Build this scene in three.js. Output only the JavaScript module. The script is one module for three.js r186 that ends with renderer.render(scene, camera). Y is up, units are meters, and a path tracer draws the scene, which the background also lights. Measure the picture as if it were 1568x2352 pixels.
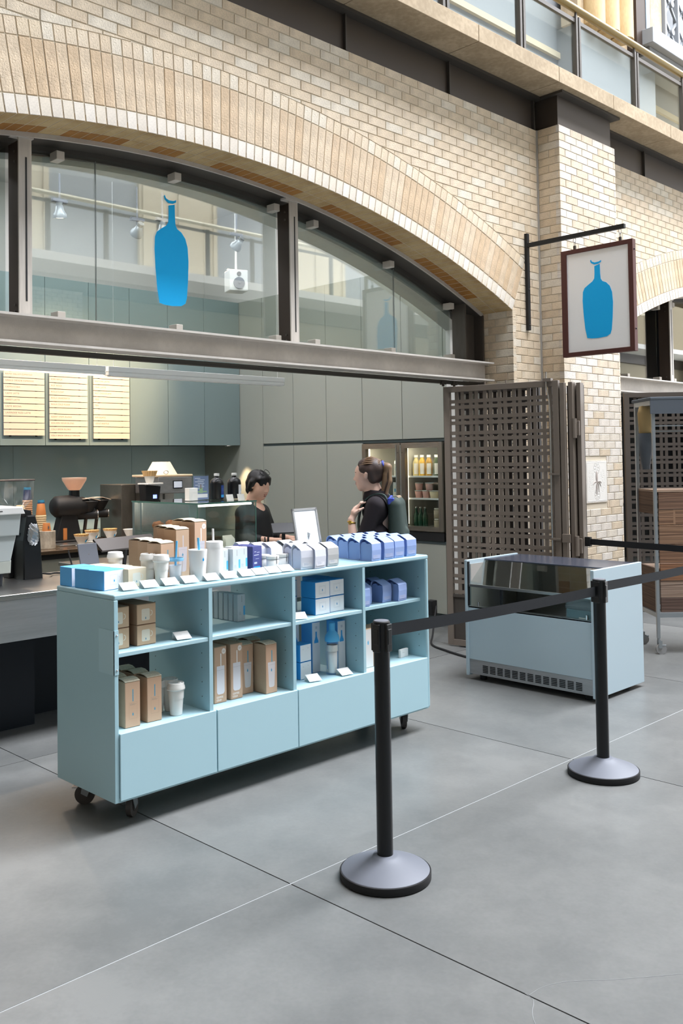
import * as THREE from 'three';
import { mergeGeometries } from 'three/addons/utils/BufferGeometryUtils.js';
import { RoundedBoxGeometry } from 'three/addons/geometries/RoundedBoxGeometry.js';
import { MarchingCubes } from 'three/addons/objects/MarchingCubes.js';
import { RectAreaLightUniformsLib } from 'three/addons/lights/RectAreaLightUniformsLib.js';

// ---------- camera, daylight, exposure ----------
const scene = new THREE.Scene();
const IMW = 1568, IMH = 2352, FPX = 2140.3;
const camera = new THREE.PerspectiveCamera(2 * Math.atan(IMH / 2 / FPX) * 180 / Math.PI, IMW / IMH, 0.1, 200);
camera.position.set(0, 1.65, 0);
camera.rotation.set(0.03047, -0.77387, -0.01497, 'YXZ');
camera.setViewOffset(IMW, IMH, 784 - 746.7, 1176 - 989.3, IMW, IMH);
const renderer = new THREE.WebGLRenderer({ antialias: true });
renderer.toneMapping = THREE.LinearToneMapping;
renderer.toneMappingExposure = 1.0;
renderer.shadowMap.enabled = true;
scene.background = new THREE.Color(0.75, 0.85, 1.0);
RectAreaLightUniformsLib.init();
function areaLight(w, h, at, to, intensity, color) {
  const l = new THREE.RectAreaLight(color, intensity, w, h);
  l.position.set(...at); l.lookAt(...to); scene.add(l); return l;
}
// long glazed skylight over the nave, and the tall glazed end of the hall
const SKY_X0 = 2.6, SKY_X1 = 32, SKY_Y = 16.5, SKY_Z0 = -2.4, SKY_Z1 = 3.4;
areaLight(SKY_X1 - SKY_X0, SKY_Z1 - SKY_Z0, [(SKY_X0 + SKY_X1) / 2, SKY_Y - 0.06, (SKY_Z0 + SKY_Z1) / 2], [(SKY_X0 + SKY_X1) / 2, 0, (SKY_Z0 + SKY_Z1) / 2], 23, 0xf4f7ff);
areaLight(7, 7, [33.5, 5.2, -0.2], [0, 4.0, -0.2], 9, 0xf2f6ff);

// ---------- helpers ----------
let seed = 7;
function rnd() { seed = (seed + 0x6d2b79f5) | 0; let t = Math.imul(seed ^ (seed >>> 15), 1 | seed); t = (t + Math.imul(t ^ (t >>> 7), 61 | t)) ^ t; return ((t ^ (t >>> 14)) >>> 0) / 4294967296; }
const rr = (a, b) => a + (b - a) * rnd();
const pick = (a) => a[Math.floor(rnd() * a.length)];
const V = (x, y, z) => new THREE.Vector3(x, y, z);
const used = new Map();
function numbered(n) { const k = used.get(n) || 0; used.set(n, k + 1); return k ? n + '_' + String(k).padStart(3, '0') : n; }
function tag(o, label, category, group) { o.userData.label = label; o.userData.category = category; if (group) o.userData.group = group; return o; }
function thing(name, label, category, at = [0, 0, 0], turn = 0, group) {
  const o = new THREE.Group(); o.name = numbered(name); scene.add(o);
  o.position.set(...at); o.rotation.y = turn; return tag(o, label, category, group);
}
function dup(src, label, at, turn = 0, group) {
  const o = src.clone(); o.userData = { ...src.userData }; o.name = numbered(src.name.replace(/_\d{3}$/, '')); scene.add(o);
  o.position.set(...at); o.rotation.y = turn; o.userData.label = label; if (group) o.userData.group = group; return o;
}
function struct(name) { const o = new THREE.Group(); o.name = numbered(name); o.userData.kind = 'structure'; scene.add(o); return o; }
function part(name, g, m, parent, label) {
  const o = new THREE.Mesh(Array.isArray(g) ? merge(g) : g, m); o.name = name; if (label) o.userData.label = label; parent.add(o); return o;
}
const flat = (g) => { const q = g.index ? g.toNonIndexed() : g; for (const k of Object.keys(q.attributes)) if (!['position', 'normal', 'uv'].includes(k)) q.deleteAttribute(k);
  if (!q.attributes.uv) q.setAttribute('uv', new THREE.BufferAttribute(new Float32Array(q.attributes.position.count * 2), 2)); return q; };
function merge(list) { return list.length === 1 ? list[0] : mergeGeometries(list.map(flat)); }
function bx(w, h, d, x = 0, y = 0, z = 0, r = 0) {
  const g = r ? new RoundedBoxGeometry(w, h, d, 1, Math.min(r, w / 2.01, h / 2.01, d / 2.01)) : new THREE.BoxGeometry(w, h, d); return g.translate(x, y, z);
}
const bb = (x0, x1, y0, y1, z0, z1, r = 0) => bx(x1 - x0, y1 - y0, z1 - z0, (x0 + x1) / 2, (y0 + y1) / 2, (z0 + z1) / 2, r);
const cyl = (r0, r1, h, x = 0, y = 0, z = 0, n = 24) => new THREE.CylinderGeometry(r1, r0, h, n).translate(x, y + h / 2, z);
function rod(a, b, r, n = 10) {
  const p = V(...a), q = V(...b), d = q.clone().sub(p), g = new THREE.CylinderGeometry(r, r, d.length(), n);
  g.applyQuaternion(new THREE.Quaternion().setFromUnitVectors(V(0, 1, 0), d.normalize())); return g.translate((p.x + q.x) / 2, (p.y + q.y) / 2, (p.z + q.z) / 2);
}
function bar(a, b, w, h) {          // rectangular bar from a to b
  const p = V(...a), q = V(...b), d = q.clone().sub(p), L = d.length(), m = new THREE.Matrix4();
  const z = d.normalize(), up = Math.abs(z.y) > 0.9 ? V(1, 0, 0) : V(0, 1, 0), x = up.clone().cross(z).normalize(), y = z.clone().cross(x);
  m.makeBasis(x, y, z).setPosition((p.x + q.x) / 2, (p.y + q.y) / 2, (p.z + q.z) / 2); return new THREE.BoxGeometry(w, h, L).applyMatrix4(m);
}
function tube(pts, r, n = 8, seg = 24, closed = false) { return new THREE.TubeGeometry(new THREE.CatmullRomCurve3(pts.map((p) => V(...p)), closed), seg, r, n, closed); }
const lathe = (pts, n = 24, x = 0, y = 0, z = 0) => new THREE.LatheGeometry(pts.map((p) => new THREE.Vector2(p[0], p[1])), n).translate(x, y, z);
function poly(pts) { const s = new THREE.Shape(); pts.forEach((p, i) => i ? s.lineTo(p[0], p[1]) : s.moveTo(p[0], p[1])); s.closePath(); return s; }
function extr(shape, d, bevel = 0, curve = 8) { return new THREE.ExtrudeGeometry(shape, { depth: d, bevelEnabled: bevel > 0, bevelSize: bevel, bevelThickness: bevel, bevelSegments: 1, curveSegments: curve }); }
function ribbon(pts, t) {           // closed outline round a 2-D path, t thick
  const a = [], b = [];
  pts.forEach((p, i) => { const q = pts[Math.max(0, i - 1)], r = pts[Math.min(pts.length - 1, i + 1)], dx = r[0] - q[0], dy = r[1] - q[1], l = Math.hypot(dx, dy) || 1; a.push([p[0] - dy / l * t / 2, p[1] + dx / l * t / 2]); b.unshift([p[0] + dy / l * t / 2, p[1] - dx / l * t / 2]); });
  return poly([...a, ...b]);
}
function worldUV(g, s = 1) {        // uv in metres by the dominant axis of each normal
  const q = flat(g), p = q.attributes.position, n = q.attributes.normal, u = q.attributes.uv;
  for (let i = 0; i < p.count; i++) {
    const ax = Math.abs(n.getX(i)), ay = Math.abs(n.getY(i)), az = Math.abs(n.getZ(i));
    if (ay >= ax && ay >= az) u.setXY(i, p.getX(i) * s, p.getZ(i) * s); else if (ax >= az) u.setXY(i, p.getZ(i) * s, p.getY(i) * s); else u.setXY(i, p.getX(i) * s, p.getY(i) * s);
  }
  return q;
}
// ---------- textures and materials ----------
function noiseGrid(n, cells) { const v = []; for (let i = 0; i < cells * cells; i++) v.push(rnd());
  return (x, y) => { const fx = x / n * cells, fy = y / n * cells, ix = Math.floor(fx), iy = Math.floor(fy), s = (t) => t * t * (3 - 2 * t), tx = s(fx - ix), ty = s(fy - iy), a = (i, j) => v[((j + cells) % cells) * cells + ((i + cells) % cells)];
    return (a(ix, iy) * (1 - tx) + a(ix + 1, iy) * tx) * (1 - ty) + (a(ix, iy + 1) * (1 - tx) + a(ix + 1, iy + 1) * tx) * ty; }; }
function noiseTex(n, layers, lo, hi, repeat, srgb = true) {   // layers: [cells, weight]; lo..hi colours (0-255)
  const fs = layers.map(([c]) => noiseGrid(n, c)), tot = layers.reduce((s, l) => s + l[1], 0), d = new Uint8Array(n * n * 4);
  for (let y = 0; y < n; y++) for (let x = 0; x < n; x++) {
    let k = 0; layers.forEach((l, i) => { k += l[1] * fs[i](x, y); }); k = Math.min(1, Math.max(0, (k / tot - 0.5) * 1.9 + 0.5)); const o = (y * n + x) * 4;
    for (let c = 0; c < 3; c++) d[o + c] = lo[c] + (hi[c] - lo[c]) * k; d[o + 3] = 255;
  }
  const t = new THREE.DataTexture(d, n, n); t.wrapS = t.wrapT = THREE.RepeatWrapping; t.magFilter = THREE.LinearFilter; t.minFilter = THREE.LinearMipmapLinearFilter; t.generateMipmaps = true;
  t.repeat.set(repeat, repeat); if (srgb) t.colorSpace = THREE.SRGBColorSpace; t.needsUpdate = true; return t;
}
function print(w, h, draw) { const c = document.createElement('canvas'); c.width = w; c.height = h; const g = c.getContext('2d'); draw(g, w, h); const t = new THREE.CanvasTexture(c); t.colorSpace = THREE.SRGBColorSpace; t.anisotropy = 8; return t; }
const std = (color, roughness = 0.6, more = {}) => new THREE.MeshStandardMaterial({ color, roughness, ...more });
const phy = (color, roughness, more = {}) => new THREE.MeshPhysicalMaterial({ color, roughness, ...more });
const printed = (t, roughness = 0.7) => std(0xffffff, roughness, { map: t });
const concreteTex = noiseTex(1024, [[5, 1.4], [17, 0.9], [60, 0.4], [230, 0.3], [512, 0.3]], [105, 107, 106], [127, 128, 126], 0.27);
const floorRough = noiseTex(512, [[7, 1], [33, 1], [200, 0.6]], [128, 128, 128], [150, 150, 150], 0.31, false);
const stoneTex = noiseTex(512, [[9, 1], [60, 0.8], [400, 0.6]], [158, 140, 113], [188, 169, 141], 0.7);
const brickNoise = noiseTex(512, [[12, 1], [90, 0.8], [400, 0.8]], [224, 224, 224], [255, 255, 255], 2.2);
const brickBump = noiseTex(256, [[40, 1], [150, 1]], [0, 0, 0], [255, 255, 255], 3, false);
const soffitTex = noiseTex(512, [[8, 1.5], [30, 1], [200, 0.5]], [168, 138, 92], [196, 172, 128], 0.6);
const steelTex = noiseTex(512, [[6, 1], [40, 0.4], [256, 0.3]], [234, 234, 234], [255, 255, 255], 0.9);
const kraftTex = noiseTex(256, [[30, 1], [120, 1]], [232, 232, 232], [255, 255, 255], 6);
const woodTex = print(512, 512, (g, w, h) => { g.fillStyle = '#c9b5a4'; g.fillRect(0, 0, w, h);
  for (let i = 0; i < 420; i++) { g.strokeStyle = pick(['rgba(58,38,28,.22)', 'rgba(150,118,92,.18)', 'rgba(40,30,30,.16)']); g.lineWidth = rr(0.5, 3); const y = rr(0, h), a = rr(1, 9), f = rr(0.004, 0.013), p = rr(0, 6); g.beginPath(); for (let x = 0; x <= w; x += 12) g.lineTo(x, y + a * Math.sin(x * f + p)); g.stroke(); } });
woodTex.wrapS = woodTex.wrapT = THREE.RepeatWrapping;
const M = {
  floor: phy(0xffffff, 0.62, { map: concreteTex, roughnessMap: floorRough, specularIntensity: 0.9 }),
  joint: std(0x4a4c4d, 0.9), jointLight: std(0xa6a9aa, 0.8),
  stone: std(0xffffff, 0.85, { map: stoneTex }), mortar: std(0xc9bda8, 0.95), gasket: std(0xb9b4ac, 0.6),
  soffit: std(0xffffff, 0.75, { map: soffitTex }), soffitDark: std(0xd9b070, 0.7, { map: soffitTex }), clampGrey: std(0xc4bdb3, 0.5), archGlass: phy(0xeef3f1, 0.015, { transmission: 1, ior: 2.0, side: THREE.DoubleSide }), fasciaPale: std(0xeeeae2, 0.7), railPale: std(0xf0e6c8, 0.4),
  bricks: [0xe9d6ba, 0xe6d2b4, 0xebd9be, 0xe2cdaf, 0xe8d4b8, 0xebdfca].map((c) => std(c, 0.55, { map: brickNoise, bumpMap: brickBump, bumpScale: 0.0012 })),
  pale: [0xe8dfd1, 0xe5dac8, 0xeae2d6, 0xe3d9ca].map((c) => std(c, 0.5, { map: brickNoise })),
  pier: [0xdcd1c0, 0xdacfbf, 0xdfd6ca, 0xd7c4aa, 0xddd3c6, 0xd2c0a6].map((c) => std(c, 0.5, { map: brickNoise, bumpMap: brickBump, bumpScale: 0.0012 })),
  long: [0xdec6a6, 0xdbc09e, 0xe2ccae, 0xd8bc98, 0xe0caac].map((c) => std(c, 0.6, { map: brickNoise, bumpMap: brickBump, bumpScale: 0.0012 })),
  steel: std(0xcbc4bb, 0.5, { metalness: 0.0, map: steelTex }), steelDark: std(0x4d4842, 0.55, { metalness: 0.25 }), rust: std(0x3a2d24, 0.65, { metalness: 0.2 }),
  bronze: std(0x5b544d, 0.5, { metalness: 0.2, map: steelTex }), panelDark: std(0x4b423a, 0.5, { metalness: 0.2 }),
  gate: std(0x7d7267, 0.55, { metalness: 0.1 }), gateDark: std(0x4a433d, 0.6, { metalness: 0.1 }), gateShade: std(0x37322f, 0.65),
  black: std(0x111316, 0.6), blackGloss: std(0x121417, 0.28), blackTube: std(0x16181b, 0.33, { metalness: 0.2 }), nylon: std(0x1b1e23, 0.85), rubber: std(0x1d1d1f, 0.8), wheelGrey: std(0x4d4947, 0.6),
  grey: std(0x6c7079, 0.55, { metalness: 0.1 }), castor: std(0x6f6a66, 0.5), chrome: std(0xd6d6d6, 0.22, { metalness: 1 }), stainless: std(0xc2c2c0, 0.3, { metalness: 1, map: steelTex }), brushed: std(0xb9bbbd, 0.42, { metalness: 0.9, map: steelTex }),
  cart: std(0xa5c9d3, 0.42), cartEdge: std(0xb0d3dd, 0.42), freezer: std(0xbacdd6, 0.38), navy: std(0x0e1622, 0.6),
  teal: std(0x879a9a, 0.5), tealSeam: std(0x3f4b4c, 0.7), tealGloss: phy(0xb9d3d7, 0.12, { clearcoat: 0.6 }), olive: std(0xa4a89e, 0.5), plaster: std(0xd9d9d4, 0.9), cream: std(0xbfb298, 0.85), panelGrey: std(0x868a8e, 0.7), white: std(0xf0f0ee, 0.45), paper: std(0xf3f2ef, 0.75), ceramic: std(0xeceae4, 0.25), brass: std(0x7d6c40, 0.4, { metalness: 0.5 }),
  kraft: std(0xc9a98b, 0.8, { map: kraftTex }), kraftPale: std(0xe0d3ba, 0.8, { map: kraftTex }), kraftDark: std(0xb08d70, 0.85, { map: kraftTex }), blueBox: std(0x5ab4f6, 0.6), blueDeep: std(0x2f98dc, 0.6), emblem: std(0x00b8ff, 0.8), skyBlue: std(0x5fbdf0, 0.45), navyBox: std(0x39407c, 0.55), greyBox: std(0xc6ced3, 0.6),
  bagBlue: std(0x9cb4e6, 0.5), bagBlueDark: std(0x86a0d4, 0.55), bagWhite: std(0xe9ecf7, 0.5), bagWhiteSide: std(0xc9d1ea, 0.55), bagGrey: std(0xc3c3c2, 0.5), bagGreySide: std(0x8f9299, 0.55),
  redBrown: std(0x5a2f29, 0.6, { map: steelTex }), signWhite: std(0xffffff, 0.4), galv: std(0x9aa0a4, 0.4, { metalness: 0.5 }), canvas: std(0x5c636b, 0.9),
  glass: phy(0xf2f6f4, 0.02, { transmission: 1, ior: 1.5 }), greenEdge: phy(0x6f9f92, 0.15, { transmission: 0.6 }), silicone: phy(0xa9b0ad, 0.3, { transmission: 0.6 }), clear: phy(0xffffff, 0.04, { transmission: 1, ior: 1.45 }), smoked: phy(0xb5aea6, 0.05, { transmission: 1, ior: 1.5 }), peach: phy(0xf2dccb, 0.5, { transmission: 0.5 }),
  skin: std(0xeac3b0, 0.55), skinB: std(0xe6b8a0, 0.55), hairDark: std(0x120f11, 0.4), hairBrown: std(0x3b2b25, 0.5), hairBlond: std(0x84694f, 0.5), coat: std(0x1c141a, 0.9), pack: std(0x36443f, 0.7), packBlue: std(0x3f4fae, 0.6), jean: std(0x2b3140, 0.85), gold: std(0xc9a24a, 0.3, { metalness: 0.9 }), lips: std(0xa4564d, 0.5),
  wood: std(0xe8ddd2, 0.75, { map: woodTex }), woodDark: std(0x8a7565, 0.8, { map: woodTex }), marble: std(0xd8d2c6, 0.4, { map: noiseTex(256, [[3, 1], [9, 0.8], [40, 0.5]], [205, 198, 188], [255, 252, 246], 4) }), copper: std(0xc27a3f, 0.5), cupNavy: std(0x232a55, 0.5), cupTan: std(0xc9a07c, 0.7), cupCream: std(0xdcc49a, 0.7), tealRim: std(0x2f7fa3, 0.5), filter: std(0xf0c88e, 0.9),
};
for (const k in M) (Array.isArray(M[k]) ? M[k] : [M[k]]).forEach((m) => { m.name = k; });
for (const k of ['glass', 'clear', 'smoked', 'peach', 'greenEdge', 'silicone']) M[k].side = THREE.DoubleSide;
const glow = (color, k) => std(0xffffff, 0.5, { emissive: color, emissiveIntensity: k });
// the shop's emblem: a round-shouldered bottle, 1 high, with the stroke over its neck
const EMB = [[-0.165, 0.012], [-0.1, 0.0], [0.0, -0.004], [0.12, 0.006], [0.175, 0.035], [0.195, 0.09], [0.212, 0.25], [0.222, 0.45], [0.212, 0.585], [0.182, 0.67], [0.13, 0.725], [0.075, 0.75], [0.052, 0.785], [0.046, 0.86], [0.044, 0.985], [-0.036, 0.965], [-0.036, 0.86], [-0.042, 0.8], [-0.07, 0.765], [-0.13, 0.73], [-0.19, 0.69], [-0.215, 0.64], [-0.222, 0.52], [-0.212, 0.34], [-0.192, 0.14]];
const LIP = [[-0.085, 1.06], [-0.07, 1.03], [-0.03, 1.015], [0.03, 1.018], [0.065, 1.032], [0.062, 1.008], [0.02, 0.99], [-0.04, 0.988], [-0.085, 1.015], [-0.098, 1.045]];
function emblem(h, depth) { return merge([EMB, LIP].map((p) => extr(poly(p.map(([x, y]) => [x * h, y * h])), depth))); }
function emblem2d(g, cx, base, h, color = '#1d9fe4') { g.fillStyle = color; for (const p of [EMB, LIP]) { g.beginPath(); p.forEach(([x, y]) => g.lineTo(cx + x * h, base - y * h)); g.closePath(); g.fill(); } }
// ---------- masonry ----------
camera.updateMatrixWorld(); camera.updateProjectionMatrix();
const VIEW = new THREE.Matrix4().multiplyMatrices(camera.projectionMatrix, camera.matrixWorldInverse.copy(camera.matrixWorld).invert());
function inFrame(p, m = 0.04) { const q = p.clone().applyMatrix4(VIEW); return p.clone().sub(camera.position).dot(V(0.7, 0, -0.71)) > 0.2 && Math.abs(q.x) < 1 + m && Math.abs(q.y) < 1 + m; }
function area2(p) { let a = 0; p.forEach((q, i) => { const r = p[(i + 1) % p.length]; a += q[0] * r[1] - r[0] * q[1]; }); return a / 2; }
function cut(p, nx, ny, c) {        // keep nx*x + ny*y >= c
  const out = [];
  p.forEach((a, i) => { const b = p[(i + 1) % p.length], da = nx * a[0] + ny * a[1] - c, db = nx * b[0] + ny * b[1] - c; if (da >= 0) out.push(a); if (da * db < 0) { const t = da / (da - db); out.push([a[0] + (b[0] - a[0]) * t, a[1] + (b[1] - a[1]) * t]); } });
  return out;
}
function inset(p, b) {
  const n = p.length, L = p.map((a, i) => { const c = p[(i + 1) % n], dx = c[0] - a[0], dy = c[1] - a[1], l = Math.hypot(dx, dy) || 1e-6; return [-dy / l, dx / l, (-dy * a[0] + dx * a[1]) / l + b]; });
  return p.map((a, i) => { const A = L[(i + n - 1) % n], B = L[i], det = A[0] * B[1] - A[1] * B[0]; if (Math.abs(det) < 0.05) return [a[0] + B[0] * b, a[1] + B[1] * b]; return [(A[2] * B[1] - A[1] * B[2]) / det, (A[0] * B[2] - A[2] * B[0]) / det]; });
}
function prism(p, d, b) {           // a brick: front face at z = 0, chamfered, d deep
  const q = inset(p, b), pos = [], uv = [], tri = (...v) => v.forEach((k) => { pos.push(...k); uv.push(k[0], k[1]); }), n = p.length;
  for (let i = 1; i < n - 1; i++) tri([...q[0], 0], [...q[i], 0], [...q[i + 1], 0]);
  for (let i = 0; i < n; i++) { const j = (i + 1) % n; tri([...q[i], 0], [...p[i], -b], [...p[j], -b]); tri([...q[i], 0], [...p[j], -b], [...q[j], 0]); tri([...p[i], -b], [...p[i], -d], [...p[j], -d]); tri([...p[i], -b], [...p[j], -d], [...p[j], -b]); }
  const g = new THREE.BufferGeometry(); g.setAttribute('position', new THREE.Float32BufferAttribute(pos, 3)); g.setAttribute('uv', new THREE.Float32BufferAttribute(uv, 2)); g.computeVertexNormals(); return g;
}
const rectGeo = new Map();
class Masonry {                     // collects bricks, then builds the 290 that show largest one by one
  constructor(parent, name, limit = 290) { this.parent = parent; this.name = name; this.limit = limit; this.list = []; }
  add(p, o, turn, mat, d = 0.05) {
    const a = area2(p); if (Math.abs(a) < 0.0007 || p.length < 3) return; if (a < 0) p = p.slice().reverse();
    let u = 0, v = 0; p.forEach((q) => { u += q[0] / p.length; v += q[1] / p.length; });
    const w = V(u, v, rr(-0.0012, 0.0008)).applyAxisAngle(V(0, 1, 0), turn).add(V(...o));
    const l = p.map((q) => [q[0] - u, q[1] - v]), isRect = p.length === 4 && Math.abs(l[0][1] - l[1][1]) < 1e-6 && Math.abs(l[1][0] - l[2][0]) < 1e-6;
    this.list.push({ l, w, turn, mat, d, key: isRect ? l[1][0].toFixed(3) + l[2][1].toFixed(3) + d : null, dist: inFrame(w) ? w.distanceTo(camera.position) : 1e6 + w.length() });
  }
  geo(e) { if (!e.key) return prism(e.l, e.d, 0.0025); if (!rectGeo.has(e.key)) rectGeo.set(e.key, prism(e.l, e.d, 0.0025)); return rectGeo.get(e.key); }
  build() {
    this.list.sort((a, b) => a.dist - b.dist);
    const rest = new Map();
    this.list.forEach((e, i) => {
      const g = this.geo(e);
      if (i < this.limit && e.dist < 1e6) { const m = part(this.name, g, e.mat, this.parent); m.position.copy(e.w); m.rotation.y = e.turn; } else { if (!rest.has(e.mat)) rest.set(e.mat, []); rest.get(e.mat).push(flat(g.clone()).rotateY(e.turn).translate(e.w.x, e.w.y, e.w.z)); }
    });
    if (rest.size) { const m = part('outer_' + this.name, mergeGeometries([...rest.values()].map((l) => mergeGeometries(l)), true), [...rest.keys()], this.parent); m.userData.kind = 'stuff'; }
  }
}
const CY = -4.66, RI = 8.378, RE = 8.918, TH = Math.asin(3.424 / RI), JH = 3.424, ZW = -4.864, ZB = -5.2, BP = 0.0725, BL = 0.2032, JT = 0.0065, TOP = 4.757, ZP = -4.623;
const yArch = (cx, x, r) => CY + Math.sqrt(r * r - (x - cx) ** 2);
function rowsOf(y0, y1, f) { const n = Math.ceil((y1 - y0) / BP); for (let j = 0; j < n; j++) f(j, y1 - (j + 1) * BP + JT / 2, y1 - j * BP - JT / 2); }
function bricksBetween(x0, x1, off, f) { for (let x = x0 - off; x < x1; x += BL) { const a = Math.max(x0, x) + (x > x0 ? JT / 2 : 0), b = Math.min(x1, x + BL) - (x + BL < x1 ? JT / 2 : 0); if (b - a > 0.015) f(a, b); } }
function spandrel(ms, x0, x1, cx, mats) {
  rowsOf(1.2, TOP, (j, ya, yb) => bricksBetween(x0, x1, (j % 2) * BL / 2 + 0.03, (a, b) => {
    let p = [[a, ya], [b, ya], [b, yb], [a, yb]]; const s = Math.sign((a + b) / 2 - cx), jx = cx + s * JH;
    const mx = (a + b) / 2 - cx, my = (ya + yb) / 2 - CY, r = Math.hypot(mx, my);
    const byArc = cut(p, mx / r, my / r, (mx / r) * cx + (my / r) * CY + RE + JT / 2);
    const nx = s * Math.cos(TH), ny = -Math.sin(TH); let bySide = cut(p, nx, ny, nx * cx + ny * CY + JT / 2); bySide = bySide.length > 2 ? cut(bySide, s, 0, s * jx) : bySide;
    const A = byArc.length > 2 ? Math.abs(area2(byArc)) : 0, B = bySide.length > 2 ? Math.abs(area2(bySide)) : 0; p = A >= B ? byArc : bySide; if (Math.max(A, B) > 0) ms.add(p, [0, 0, ZW], 0, pick(mats));
  }));
}
function archRing(ms, cx, xa, xb) {
  const N = 98, da = 2 * TH / N, rings = [[RI, RI + 0.11, M.pale], [RI + 0.11, RI + 0.437, M.long], [RI + 0.437, RE, M.bricks]];
  for (let i = 0; i < N; i++) {
    const t0 = -TH + i * da, t1 = t0 + da, x = cx + Math.sin((t0 + t1) / 2) * RI; if (x < xa || x > xb) continue;
    rings.forEach(([r0, r1, mats]) => { const e = JT / 2, P = (r, t, k) => [cx + Math.sin(t + k / r) * r, CY + Math.cos(t + k / r) * r]; const a = r0 === RI ? 0 : e, b = r1 === RE ? 0 : e;
      ms.add([P(r0 + a, t0, e), P(r0 + a, t1, -e), P(r1 - b, t1, -e), P(r1 - b, t0, e)].reverse(), [0, 0, ZW], 0, pick(mats), 0.045); });
  }
}
const arcPts = (cx, r, x0, x1, n = 48) => Array.from({ length: n + 1 }, (_, i) => { const x = x0 + (x1 - x0) * i / n; return [x, yArch(cx, x, r)]; });
function archedWall(x0, x1, yTop, cx, r, half, z0, z1) {   // a wall with one arched opening that reaches the floor
  const s = poly([[x0, 0], [cx - half, 0], ...arcPts(cx, r, cx - half, cx + half), [cx + half, 0], [x1, 0], [x1, yTop], [x0, yTop]]);
  return extr(s, z1 - z0).translate(0, 0, z0);
}
const CX1 = 3.75, CX2 = 12.57;
const wallFront = struct('wall_front');
part('mortar', worldUV(archedWall(-6, 7.636, TOP, CX1, RI, JH, ZB, ZW - 0.005)), M.mortar, wallFront);
{ const ms = new Masonry(wallFront, 'brick'); spandrel(ms, -1, 7.62, CX1, M.bricks);
  const y0 = 1.2; rowsOf(y0, 3.0, (j, ya, yb) => bricksBetween(0, 0.336, j % 2 ? 0.06 : 0.14, (a, b) => ms.add([[a, ya], [b, ya], [b, yb], [a, yb]], [CX1 + JH - 0.004, 0, ZB], -Math.PI / 2, pick(M.bricks)))); ms.build(); }
const trimArch = struct('trim_1');
{ const ms = new Masonry(trimArch, 'arch_brick'); archRing(ms, CX1, 0.2, 9); ms.build();
  const N = 98, da = 2 * TH / N, A = [], B = [];
  for (let i = 0; i < N; i++) { const t = -TH + (i + 0.5) * da; [[-4.866, -5.05, A], [-5.056, ZB, Math.sin(i * 0.37) + Math.sin(i * 0.83 + 1) > -0.5 ? B : A]].forEach(([za, zb, L]) => L.push(bb(-0.0335, 0.0335, RI - 0.002, RI + 0.04, zb, za, 0.002).rotateZ(-t).translate(CX1, CY, 0))); }
  const m = part('soffit_brick', mergeGeometries([worldUV(merge(A)), worldUV(merge(B))], true), [M.soffit, M.soffitDark], trimArch); m.userData.kind = 'stuff'; }
const gas = part('joint_seal', bb(7.628, 7.646, 0.2, TOP, ZW - 0.01, ZW + 0.006), M.gasket, wallFront);

const wallPier = struct('wall_pier');
const PX0 = 7.636, PX1 = 8.684, PQ = [7.972, 8.371, 1.188, 1.603];
part('mortar', bb(PX0 + 0.005, PX1 - 0.005, 0, TOP, -5.2, ZP - 0.005), M.mortar, wallPier);
{ const ms = new Masonry(wallPier, 'brick');
  rowsOf(0.02, TOP, (j, ya, yb) => {
    const yc = (ya + yb) / 2, spans = yc > PQ[2] - 0.03 && yc < PQ[3] + 0.03 ? [[PX0, PQ[0] - 0.006], [PQ[1] + 0.006, PX1]] : [[PX0, PX1]];
    spans.forEach(([a0, b0], k) => bricksBetween(a0, b0, k ? (j % 2) * 0.1 + 0.07 : (j % 2) * BL / 2, (a, b) => ms.add([[a, ya], [b, ya], [b, yb], [a, yb]], [0, 0, ZP], 0, pick(M.pier))));
    bricksBetween(0, 0.232, j % 2 ? 0.09 : 0.2, (a, b) => ms.add([[a, ya], [b, ya], [b, yb], [a, yb]], [PX0, 0, ZW + 0.008], -Math.PI / 2, pick(M.bricks)));
    bricksBetween(0, 0.232, j % 2 ? 0.09 : 0.2, (a, b) => ms.add([[a, ya], [b, ya], [b, yb], [a, yb]], [PX1, 0, ZP - 0.004], Math.PI / 2, pick(M.bricks)));
  }); ms.build(); }
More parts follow.
